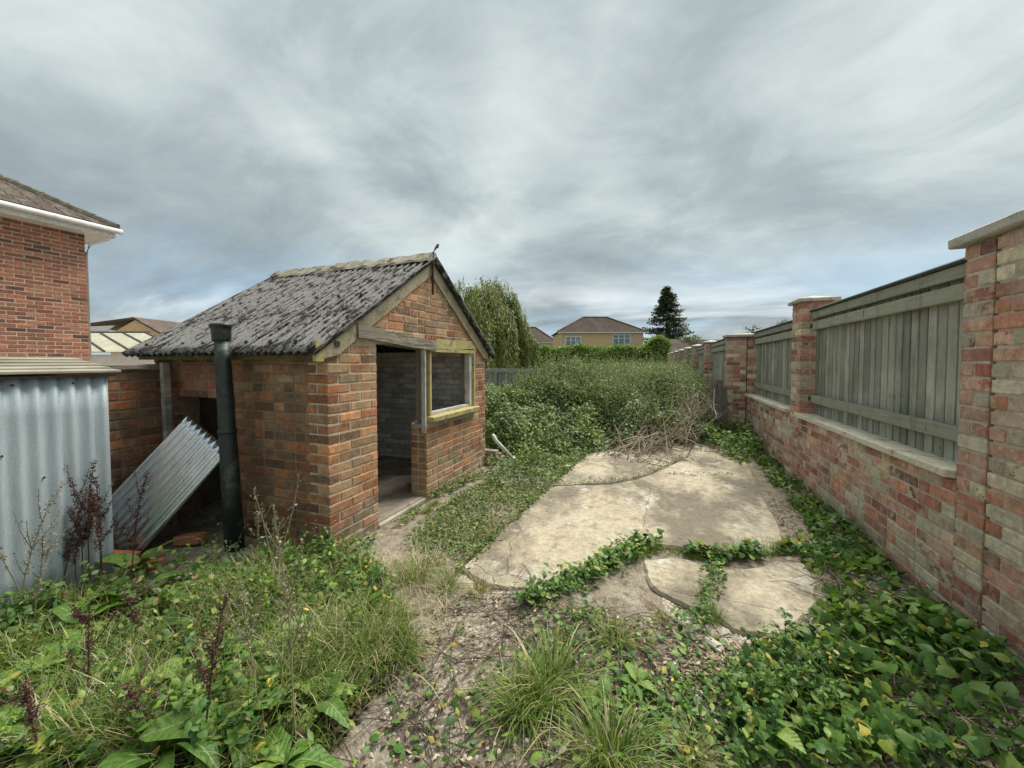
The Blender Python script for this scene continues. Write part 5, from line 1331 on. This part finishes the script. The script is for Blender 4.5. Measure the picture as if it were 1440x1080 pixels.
cover('creeper', 'low patchy creeping weeds between the shed and the concrete', [(CREEP, 13000)], 'creep', T_OVAL, (.018, .04), (.02, .08), .6, (3.4, -.2, 71))
cover('ivy', 'thick ivy spreading from the thicket to the shed corner', [([(690, 690), (682, 650), (700, 600), (860, 618), (830, 640), (770, 690), (730, 690)], 9000)], 'bramble', T_OVAL, (.03, .06), (.03, .22), .6)
FRONT = [(620, 840), (700, 835), (780, 850), (900, 870), (1000, 890), (1060, 930), (1040, 1085), (480, 1085), (560, 960), (600, 900)]
cover('creeper', 'scattered small creeping leaves on the bare soil foreground', [(FRONT, 1500), ([(690, 860), (860, 850), (900, 960), (800, 1085), (700, 1000)], 900), ([(880, 960), (1030, 960), (1060, 1085), (860, 1085)], 700)], 'ivy', T_OVAL, (.02, .05), (.01, .05), .5, (3.2, .0, 73))
band('creeper', 'weeds along the foot of the shed gable wall', [(600, 700), (640, 686), (680, 668)], .06, 700, 'creep', T_OVAL, (.02, .045), (.03, .12))
band('creeper', 'low weeds at the shed threshold', [(500, 775), (545, 752), (590, 715)], .045, 350, 'creep', T_OVAL, (.018, .04), (.02, .07), patch=93)
cover('leaf_litter', 'dry brown leaf litter strewn over the bare soil', [(FRONT, 1500), (CREEP, 1300), ([(1180, 930), (1440, 1000), (1440, 1085), (1150, 1085)], 1500), ([(840, 640), (1000, 615), (1010, 650), (900, 660)], 900), ([(1075, 690), (1125, 720), (1160, 770), (1110, 775), (1095, 735)], 600),
      ([(1000, 900), (1080, 900), (1040, 960), (960, 1000), (900, 960)], 700)], 'litter', T_OVAL, (.01, .032), (.004, .02), .35)
# pebbles
def pebbles(name, label, polys, size, mat):
    V0 = np.array([(0, 0, .6), (1, 0, 0), (.3, .95, .05), (-.8, .6, 0), (-.8, -.6, .05), (.3, -.95, 0)]); F0 = np.array([(0, 1, 2), (0, 2, 3), (0, 3, 4), (0, 4, 5), (0, 5, 1)])
    q = np.concatenate([sample(pix(p), c) for p, c in polys]); n = len(q); s = rng.uniform(*size, (n, 1, 1)) * rng.random((n, 1, 1)) ** 1.5 + size[0]
    a = rng.uniform(0, 6.28, n); ca, sa = np.cos(a), np.sin(a); b = V0[None] * (rng.uniform(.6, 1.3, (n, 6, 1))) * s
    X = np.stack([b[..., 0] * ca[:, None] - b[..., 1] * sa[:, None] + q[:, :1], b[..., 0] * sa[:, None] + b[..., 1] * ca[:, None] + q[:, 1:], b[..., 2] + gz(q[:, 0], q[:, 1])[:, None]], -1)
    o = link(name, np_mesh(name, X.reshape(-1, 3), (F0[None] + (np.arange(n) * 6)[:, None, None]).reshape(-1, 3)), mat); tag(o, label, 'gravel', kind='stuff')
pebbles('gravel', 'crumbled concrete grit along the broken slab edges', [([(645, 800), (690, 832), (760, 832), (850, 795), (890, 775), (880, 790), (770, 850), (680, 845), (635, 810)], 1400), ([(1088, 735), (1125, 770), (1110, 790), (1095, 765), (1060, 690)], 500), ([(930, 835), (1000, 870), (1085, 900), (1120, 895), (1060, 915), (940, 860)], 600)], (.004, .014), 'stones')
pebbles('gravel', 'small stones and crumbs of mortar scattered in the soil', [(FRONT, 1300), (CREEP, 900), ([(280, 775), (460, 760), (480, 790), (330, 800)], 700), ([(1075, 690), (1125, 720), (1160, 770), (1110, 775)], 300)], (.003, .011), 'stones')
# thin dead vine stems and twigs on the soil
def twigs(name, label, poly, cnt, L, r, mat, cat='twigs', zmax=.05):
    mb = MB()
    for x, y in sample(pix(poly), cnt):
        a = random.random() * 6.28; l = random.uniform(*L); pts = []; z = float(gz(x, y)) + .008 + random.random() * zmax * .3
        for k in range(5):
            pts.append((x, y, z)); a += jit(.55); x += math.cos(a) * l / 4; y += math.sin(a) * l / 4; z = float(gz(x, y)) + .008 + random.random() * zmax * .4
        mb.tube(pts, [r, r, r * .9, r * .7, r * .4], 4, False)
    o = link(name, mb.mesh(name), mat); tag(o, label, cat, kind='stuff')
twigs('dead_vines', 'tangle of thin dead vine stems over the bare soil', FRONT, 300, (.2, .7), .0022, 'vine')
twigs('ivy_runners', 'thin trailing ivy runners woven through the ivy carpet', [(1190, 830), (1300, 840), (1440, 960), (1440, 1080), (1230, 1080), (1190, 950)], 120, (.25, .6), .0028, 'vine', 'ivy', .16)
twigs('twigs', 'dry twigs lying in the gap beside the brick wall', [(880, 930), (1060, 910), (1440, 1010), (1440, 1085), (900, 1085)], 130, (.08, .3), .004, 'branch')
twigs('twigs', 'fine brown twigs littered below the brushwood heap', [(835, 640), (1000, 612), (1005, 640), (930, 660)], 220, (.1, .4), .004, 'twig', zmax=.15)

# ------------------------------------------------------------------ rough grass on the left
ROUGH = [(-20, 885), (150, 835), (230, 838), (330, 838), (385, 800), (470, 772), (520, 800), (570, 870), (590, 930), (520, 985), (440, 1090), (-20, 1090)]
def rough_blades(poly, n, L, lean, w=(.003, .007), patch=None):
    q = sample(pix(poly), n)
    if patch: q = q[fnoise(q[:, 0], q[:, 1], patch[0], patch[2]) + rng.normal(0, .3, len(q)) > patch[1]]
    n = len(q); dist = np.hypot(q[:, 0], q[:, 1])
    LL = rng.uniform(*L, n) * (.72 + .5 * fnoise(q[:, 0], q[:, 1], 3.5, 81))
    return blades(np.stack([q[:, 0], q[:, 1], gz(q[:, 0], q[:, 1])], -1), np.clip(LL, .05, .5), rng.uniform(*w, n), rng.uniform(*lean, n))
rg = link('rough_grass', np_mesh('rough_grass', *merge([rough_blades(ROUGH, 9000, (.14, .34), (.3, .95), (.003, .0085)), rough_blades(ROUGH, 4000, (.08, .18), (.4, 1.0))])), 'grass')
tag(rg, 'rank uncut grass in front of the metal store and shed', 'grass', kind='stuff')
rg = link('dead_grass', np_mesh('dead_grass', *merge([rough_blades(ROUGH, 3600, (.12, .38), (.55, 1.0), (.002, .0045), (2.2, .1, 83)), rough_blades([(480, 790), (640, 780), (640, 850), (600, 960), (540, 1000), (500, 900)], 1900, (.06, .2), (.7, 1.0), (.002, .004))])), 'straw')
tag(rg, 'bleached dead grass matted among the rank green grass', 'grass', kind='stuff')
cover('weeds', 'mixed small leafy weeds among the rank grass by the metal store', [(ROUGH, 2200), ([(60, 850), (260, 800), (420, 800), (420, 880), (200, 960), (0, 980)], 1600)], 'creep', T_OVAL, (.02, .055), (.04, .24), .7, (1.8, -.25, 85))

def leafy_stems(name, label, poly, n, hr, lper, lsz, mat, tpl, patch):
    q = sample(pix(poly), n); q = q[fnoise(q[:, 0], q[:, 1], patch[0], patch[2]) + rng.normal(0, .25, len(q)) > patch[1]]
    n = len(q); H = rng.uniform(*hr, n); az = rng.uniform(0, 6.28, n); ln = rng.uniform(.05, .5, n)
    z0_ = gz(q[:, 0], q[:, 1]); st_ = blades(np.stack([q[:, 0], q[:, 1], z0_], -1), H, np.full(n, .006), ln, az, 3, .2)
    t = rng.uniform(.25, 1, (n, lper)); hor = (ln * H)[:, None] * (.35 * t + .65 * t ** 2)
    ver = H[:, None] * t * np.sqrt(np.maximum(.05, 1 - ln[:, None] ** 2 * .6)) - .2 * ln[:, None] * H[:, None] * t ** 3 * .6
    Q = np.stack([q[:, :1] + hor * np.cos(az)[:, None], q[:, 1:] + hor * np.sin(az)[:, None], z0_[:, None] + ver], -1).reshape(-1, 3) + rng.normal(0, .006, (n * lper, 3))
    o = link(name, np_mesh(name, *leaves(Q, rng.uniform(*lsz, n * lper) * (1.2 - .5 * t.ravel()), up_normals(n * lper, .6), None, tpl)), mat); tag(o, label, 'weeds', kind='stuff')
    c = link('stems', np_mesh('stems', *st_), mat, o); c['kind'] = 'stuff'
leafy_stems('nettles', 'leafy upright weeds in the rank grass before the store and shed', ROUGH, 620, (.10, .30), 14, (.025, .065), 'ivy', T_OVAL, (2.4, .2, 87))
leafy_stems('weeds', 'wispy grey green weeds in the rank grass before the shed', [(230, 800), (480, 780), (560, 880), (480, 1010), (260, 1000)], 90, (.18, .45), 22, (.008, .024), 'weed', T_QUAD, (3.0, -.1, 88))
leafy_stems('weeds', 'bushy dark green weeds at the edge of the ivy carpet', [(1020, 940), (1130, 905), (1210, 980), (1190, 1085), (1040, 1085)], 210, (.08, .26), 16, (.02, .05), 'ivy', T_OVAL, (3.0, -.3, 89))

gi = link('rough_grass', np_mesh('rough_grass', *rough_blades(IVY_R, 2600, (.06, .2), (.4, 1.0), (.0025, .005), (3.4, .25, 97))), 'grass'); tag(gi, 'short grass pushing up through gaps in the ivy carpet', 'grass', kind='stuff')
gi = link('rough_grass', np_mesh('rough_grass', *rough_blades([(740, 855), (790, 835), (860, 795), (900, 772), (1000, 790), (1110, 780), (1130, 770), (1000, 778), (900, 764), (830, 800)], 1500, (.05, .16), (.3, 1.0), (.0025, .005))), 'grass'); tag(gi, 'short grass along the ivy trail on the broken concrete edge', 'grass', kind='stuff')
gi = link('rough_grass', np_mesh('rough_grass', *rough_blades([(560, 800), (600, 740), (690, 690), (770, 690), (655, 797), (620, 830)], 2600, (.04, .14), (.3, 1.0), (.0025, .005), (3.0, .0, 99))), 'grass_yellow'); tag(gi, 'sparse yellow grass on the soil beside the concrete', 'grass', kind='stuff')
cover('shade_litter', 'dark litter layer added to deepen the shade under the rank grass', [(ROUGH, 15000)], 'shade_litter', T_OVAL, (.02, .06), (.005, .035), .5)  # dark leaves added so the gaps in the grass look deep

# grass tufts
def tuft_mesh(n, L, spread, lean, w, seed):
    q = rng.normal(0, spread, (n, 2)); az = np.arctan2(q[:, 1], q[:, 0]) + rng.normal(0, .6, n)
    V, F = blades(np.stack([q[:, 0], q[:, 1], np.full(n, -.01)], -1), rng.uniform(L * .5, L * 1.15, n), rng.uniform(*w, n), np.clip(rng.normal(lean, .25, n), .05, 1.05), az, 4, .9)
    return np_mesh('grass_tuft', V, F)
TM = [tuft_mesh(230, .24, .045, .7, (.003, .006), k) for k in range(5)]; TY = [tuft_mesh(200, .18, .035, .65, (.0025, .005), k) for k in range(3)]
for me in TM: me.materials.append(M['grass'])
for me in TY: me.materials.append(M['grass_yellow'])
def tuft(u, v, s, yellow=False, label=None, group=None):
    x, y = G(u, v); o = link('grass_tuft', random.choice(TY if yellow else TM), None, None, (x, y, float(gz(x, y)) + .0), (0, 0, random.random() * 6), (s, s, s * random.uniform(.9, 1.1)))
    tag(o, label, 'grass tuft', group)
tuft(775, 975, 1.35, label='large green arching grass tuft on the bare soil foreground')
tuft(740, 1000, 1.1, label='smaller arching grass tuft touching the large foreground tuft')
tuft(868, 905, 1.0, True, label='yellowing fountain shaped grass tuft below the broken concrete edge')
tuft(855, 1075, 1.2, label='lush grass tuft at the foot of the leafy foreground weeds')
tuft(970, 1075, .8, True, label='straggly yellow grass among creeping leaves in the foreground')
tuft(585, 812, 1.05, label='green grass tuft on soil between shed corner and concrete')
tuft(628, 825, .75, label='short grass tuft on soil between shed corner and concrete')
tuft(672, 832, .8, True, label='dry edged grass tuft at the rounded corner of the concrete')
tuft(905, 775, .75, label='grass tuft growing on the ivy trail across the concrete edge')
tuft(967, 737, .32, True, label='tiny grass sprig in the middle of the main concrete pad')
tuft(946, 690, .35, True, label='wispy dry weed near the back of the main concrete pad')
tuft(985, 835, .6, True, label='yellow grass tuft between the two small concrete fragments')
tuft(1000, 870, .55, label='green grass tuft against the round concrete fragment')
tuft(790, 905, .5, True, label='thin grass sprig beside the leafy patch on soil')
tuft(930, 870, .55, True, label='half dry grass tuft beside the fountain shaped tuft')
for (u, v, s) in ((440, 790, 1.0), (470, 782, 1.1), (490, 800, .9), (415, 800, 1.0), (380, 800, .9)):
    tuft(u, v, s, label='thick green grass tuft at the foot of the shed corner', group='grass tufts at the shed corner')
DT = ['touching the dock with upright green leaves', 'at the edge of the matted dead grass', 'behind the dock with upright green leaves', 'between the tall thin stalk and bare soil', 'behind the dock half covered by arching grass',
      'behind the dock standing in long grass', 'between the lush dock and the crinkled dock', 'above the dock with wide floppy leaves', 'beside the reddish short dead stalk', 'beside the biggest dock, away from the store',
      'against the dock swallowed by grass', 'below the dock cluster on the soil', 'at the foot of the tall thin stalk']
for (u, v, s) in ((520, 905, 1.2), (545, 925, 1.1), (505, 880, 1.0), (470, 930, 1.1), (360, 905, 1.1), (250, 930, 1.1), (120, 960, 1.2), (60, 1010, 1.2), (180, 1040, 1.2), (330, 960, 1.1), (30, 930, 1.1), (290, 860, 1.0), (420, 985, 1.1)):
    tuft(u, v, s, label='long coarse grass tuft ' + DT.pop(0), group='grass tufts among the docks')
for (u, v, s) in ((600, 716, .5), (612, 706, .45), (640, 706, .45)): tuft(u, v, s, label='small grass sprig at the doorway jamb below the window', group='sprigs by the doorway')

# ------------------------------------------------------------------ docks: each leaf its own piece
def dock_leaf(L, wd_, bend, wav, seed):
    r = np.random.default_rng(seed); n = 14; V = []; 
    for k in range(n + 1):
        t = k / n; wdt = wd_ * (max(0.0, math.sin(math.pi * min(1, (t * .95 + .02)) ** .8)) ** .75) * (1 if t < .98 else .1)
        if t < .16: wdt *= t / .16 * .9 + .05
        y = L * t; z = L * (bend[0] * t - bend[1] * t * t)
        wv = [wav * math.sin(t * 15 + s_ * 2 + seed) for s_ in (-1, 1)]
        V += [(-wdt, y, z + wdt * .25 + wv[0] * (1 if 0 < k < n else 0)), (-wdt * .5, y, z + wdt * .20), (0, y, z - .003), (wdt * .5, y, z + wdt * .20), (wdt, y, z + wdt * .25 + wv[1] * (1 if 0 < k < n else 0))]
    F = [(5 * k + a, 5 * k + a + 1, 5 * k + 6 + a, 5 * k + 5 + a) for k in range(n) for a in range(4)]
    V = [(x + .012 * math.sin(y * 17 + seed), y, z + .02 * math.sin(y * 9 + seed * 2 + x * 8)) for x, y, z in V]
    me = np_mesh('dock_leaf', np.array(V), np.array(F)); me.materials.append(M['dock']); me.shade_smooth(); return me
DL = [dock_leaf(1.0, random.uniform(.17, .25), (random.uniform(.5, .9), random.uniform(.6, 1.1)), .018, k) for k in range(7)]
def dock(u, v, L, nleaf, label, up=.5):
    x, y = G(u, v); z = float(gz(x, y)); t = thing('dock_plant', label, 'plant', (x, y, z))
    a0 = random.random() * 6
    for k in range(nleaf):
        a = a0 + k * 2.4 + jit(.3); s = L * random.uniform(.65, 1.15)
        link('leaf', random.choice(DL), None, t, (math.cos(a) * .01, math.sin(a) * .01, .02 + random.random() * .04), (R(random.uniform(0, 50) * up), R(jit(22)), a), (s, s, s))
dock(325, 1030, .27, 10, 'big broad leaved dock with wavy leaves in the left foreground grass')
dock(232, 1075, .25, 8, 'broad dock beside a dark dead stalk, partly below the frame edge')
dock(400, 1085, .22, 6, 'single low dock with broad leaf tips at the bottom foreground')
dock(205, 905, .22, 8, 'dock with pale rounded leaves in the grass before the metal store')
dock(85, 960, .25, 8, 'dock with drooping leaves in the deep grass near the corrugated cladding')
dock(30, 975, .24, 7, 'dock almost swallowed by grass at the metal store edge')
dock(505, 875, .24, 8, 'dock with upright green leaves on the grass mound before the shed')
dock(270, 830, .22, 8, 'dock cluster on the soil in front of the dark opening')
dock(195, 812, .24, 6, 'dock with one tall leaf against the leaning metal sheet', 1.2)
dock(335, 845, .20, 8, 'dock growing on the soil in front of the flue pipe')
dock(150, 850, .22, 8, 'dock at the foot of the dark red seed stalks')
dock(420, 870, .16, 7, 'small dock in the grass between flue pipe and shed corner')
dock(895, 975, .12, 7, 'small dock rosette with lobed leaves among the foreground creepers')
dock(840, 1000, .11, 6, 'little dock seedling beside the large arching grass tuft')
dock(1110, 985, .13, 9, 'dense leafy plant growing out of the ivy carpet edge')
dock(1085, 1040, .14, 9, 'second dense leafy plant at the ivy carpet edge, with drooping leaves')

dock(60, 1060, .26, 9, 'dock with wide floppy leaves under the rusty brown stalk')
dock(150, 985, .24, 9, 'dock with crinkled leaves beside the leaning rusty stalk')
dock(285, 960, .24, 9, 'dock standing in long grass behind the biggest dock')
dock(380, 930, .20, 8, 'dock half covered by arching grass near the tall thin stalk')
dock(470, 845, .22, 8, 'dock with long pale leaves leaning towards the shed corner')
dock(110, 895, .24, 9, 'lush dock in front of the dark red seed stalks')
dock(235, 865, .20, 8, 'dock with a few ragged leaves on the slope below the leaning sheet')
dock(20, 1075, .26, 8, 'dock leaves spilling out at the edge of the deep grass')
dock(455, 1000, .18, 7, 'dock at the edge of the bare soil path')
dock(300, 905, .20, 8, 'dock with bright young leaves between the older docks')

# dead seed stalks
def stalk_mesh(H, nseed, branchy, width):
    mb = MB(); pts = []; x = y = 0.0; a = random.random() * 6; ln = random.uniform(0, .12)
    for k in range(6):
        t = k / 5; pts.append(Vector((math.cos(a) * ln * H * t * t + jit(.005), math.sin(a) * ln * H * t * t + jit(.005), H * t)))
    mb.tube(pts, [.005, .0048, .0042, .0036, .003, .0015], 5, False)
    lines = [pts]
    for q_ in range(branchy):
        i = random.randint(2, 4); aa = random.random() * 6; l = H * random.uniform(.15, .32); b = pts[i]
        br = [b, b + Vector((math.cos(aa) * l * .25, math.sin(aa) * l * .25, l * .5)), b + Vector((math.cos(aa) * l * .4, math.sin(aa) * l * .4, l))]
        mb.tube(br, [.003, .0025, .0012], 4, False); lines.append(br)
    P = []
    for s_ in range(nseed):
        ln_ = lines[0] if random.random() < .5 or len(lines) == 1 else random.choice(lines[1:])
        t = random.uniform(.42, 1) if ln_ is lines[0] else random.uniform(.15, 1)
        t = round(t * 14) / 14 + jit(.022); t = min(max(t, 0), .999); f = t * (len(ln_) - 1); i = int(f)
        p = ln_[i].lerp(ln_[i + 1], f - i); P.append(p + Vector((jit(width), jit(width), jit(width))))
    P = np.array(P); V, F = leaves(P, rng.uniform(.010, .022, len(P)), rng.normal(size=(len(P), 3)), None, T_QUAD)
    o = len(mb.v); mb.v.extend(map(tuple, V.tolist())); mb.f.extend([tuple(int(i) + o for i in f) for f in F])
    return mb.mesh('stalk')
SM = [stalk_mesh(1.0, 700, 5, .015) for _ in range(4)]; SP = [stalk_mesh(1.0, 320, 7, .012) for _ in range(3)]
for me in SM: me.materials.append(M['seed'])
for me in SP: me.materials.append(M['seed_pale'])
def stalk(u, v, H, label, group=None, pale=False, lean=(0, 0)):
    x, y = G(u, v); o = link('dead_stalk', random.choice(SP if pale else SM), None, None, (x, y, float(gz(x, y)) - .01), (R(lean[0]), R(lean[1]), random.random() * 6), (.75, .75, H)); tag(o, label, 'dead stalk', group)
for (u, v, H) in ((88, 838, .62), (110, 835, .50), (128, 826, .84), (138, 822, .74), (118, 830, .78), (147, 830, .66), (100, 828, .60)):
    stalk(u, v, H, {.84: 'tallest', .78: 'second tallest', .74: 'third tallest', .66: 'middling tall', .62: 'fairly short', .60: 'short', .50: 'shortest'}[H] + ' dark red dead stalk before the grey corrugated cladding', 'dead stalks before the corrugated cladding', lean=(jit(7), jit(7)))
stalk(187, 822, .72, 'single dark red dead stalk standing before the leaning metal sheet')
stalk(196, 925, .38, 'short dark dead stalk rising from the docks')
stalk(290, 1055, .62, 'dark dead stalk rising beside the biggest dock')
stalk(205, 1075, .34, 'reddish short dead stalk in the foreground beside a dock')
stalk(70, 1080, .45, 'rusty brown dead stalk in the foreground grass corner', lean=(8, 10))
stalk(120, 1010, .50, 'rusty brown dead stalk leaning in the deep grass', lean=(4, 12))
stalk(415, 1040, .98, 'tall thin seeding stalk rising in front of the shed side wall', pale=True, lean=(-2, -3))
stalk(365, 1020, .60, 'greyish seeding stalk among grass left of the tall thin stalk', pale=True, lean=(5, -6))
stalk(440, 960, .55, 'pale seeding stalk on the grass mound before the shed corner', pale=True, lean=(6, 4))
stalk(365, 810, .42, 'pale seed plume at the foot of the dark shed side wall', pale=True)
stalk(390, 815, .36, 'second pale seed plume beside the dark shed side wall', pale=True, lean=(6, 8))
stalk(20, 880, .75, 'pale bleached stalk beside the corrugated cladding edge', pale=True, lean=(3, 8))
stalk(50, 870, .85, 'long pale bleached stalk crossing the corrugated cladding', pale=True, lean=(-4, 14))
stalk(45, 900, .60, 'short pale bleached stalk in grass under the corrugated cladding', pale=True, lean=(6, -8))
# a few loose pale stones
for (u, v, s, lab) in ((1003, 905, .045, 'tan stone lying on soil by the round concrete fragment'), (1018, 888, .03, 'small tan stone touching the round concrete fragment'),
                       (905, 915, .02, 'white chip of stone beside the fountain shaped tuft'), 
                       (545, 998, .03, 'white chip on the matted dead grass')):
    x, y = G(u, v); mb = MB().box((0, 0, 0), (s * 2, s * 1.3, s * .7)); me = mb.mesh('stone', s * .2)
    for vv in me.vertices: vv.co += Vector((jit(s * .25), jit(s * .25), jit(s * .15)))
    o = link('stone', me, 'stones', None, (x, y, float(gz(x, y)) + s * .25), (R(jit(15)), R(jit(15)), random.random() * 6)); tag(o, lab, 'stone')

x, y = G(785, 1066); mb = MB(); vs_ = []
for k in range(9):
    a = k / 8 * 2.6 + 0.3
    for zz, r in ((0, .013), (0, .011)):
        for w_ in (-1, 1): vs_.append((w_ * .035 + jit(.006), math.cos(a) * r + w_ * .01, math.sin(a) * r))
mb.add(vs_, [f for k in range(8) for f in ((4 * k, 4 * k + 1, 4 * k + 5, 4 * k + 4), (4 * k + 6, 4 * k + 7, 4 * k + 3, 4 * k + 2), (4 * k + 4, 4 * k + 6, 4 * k + 2, 4 * k), (4 * k + 1, 4 * k + 3, 4 * k + 7, 4 * k + 5))])
o = link('bark_scrap', mb.mesh('bark_scrap'), 'stones', None, (x, y, float(gz(x, y)) + .005), (0, 0, R(40))); tag(o, 'pale curled scrap of bark on the soil below the large tuft', 'bark')
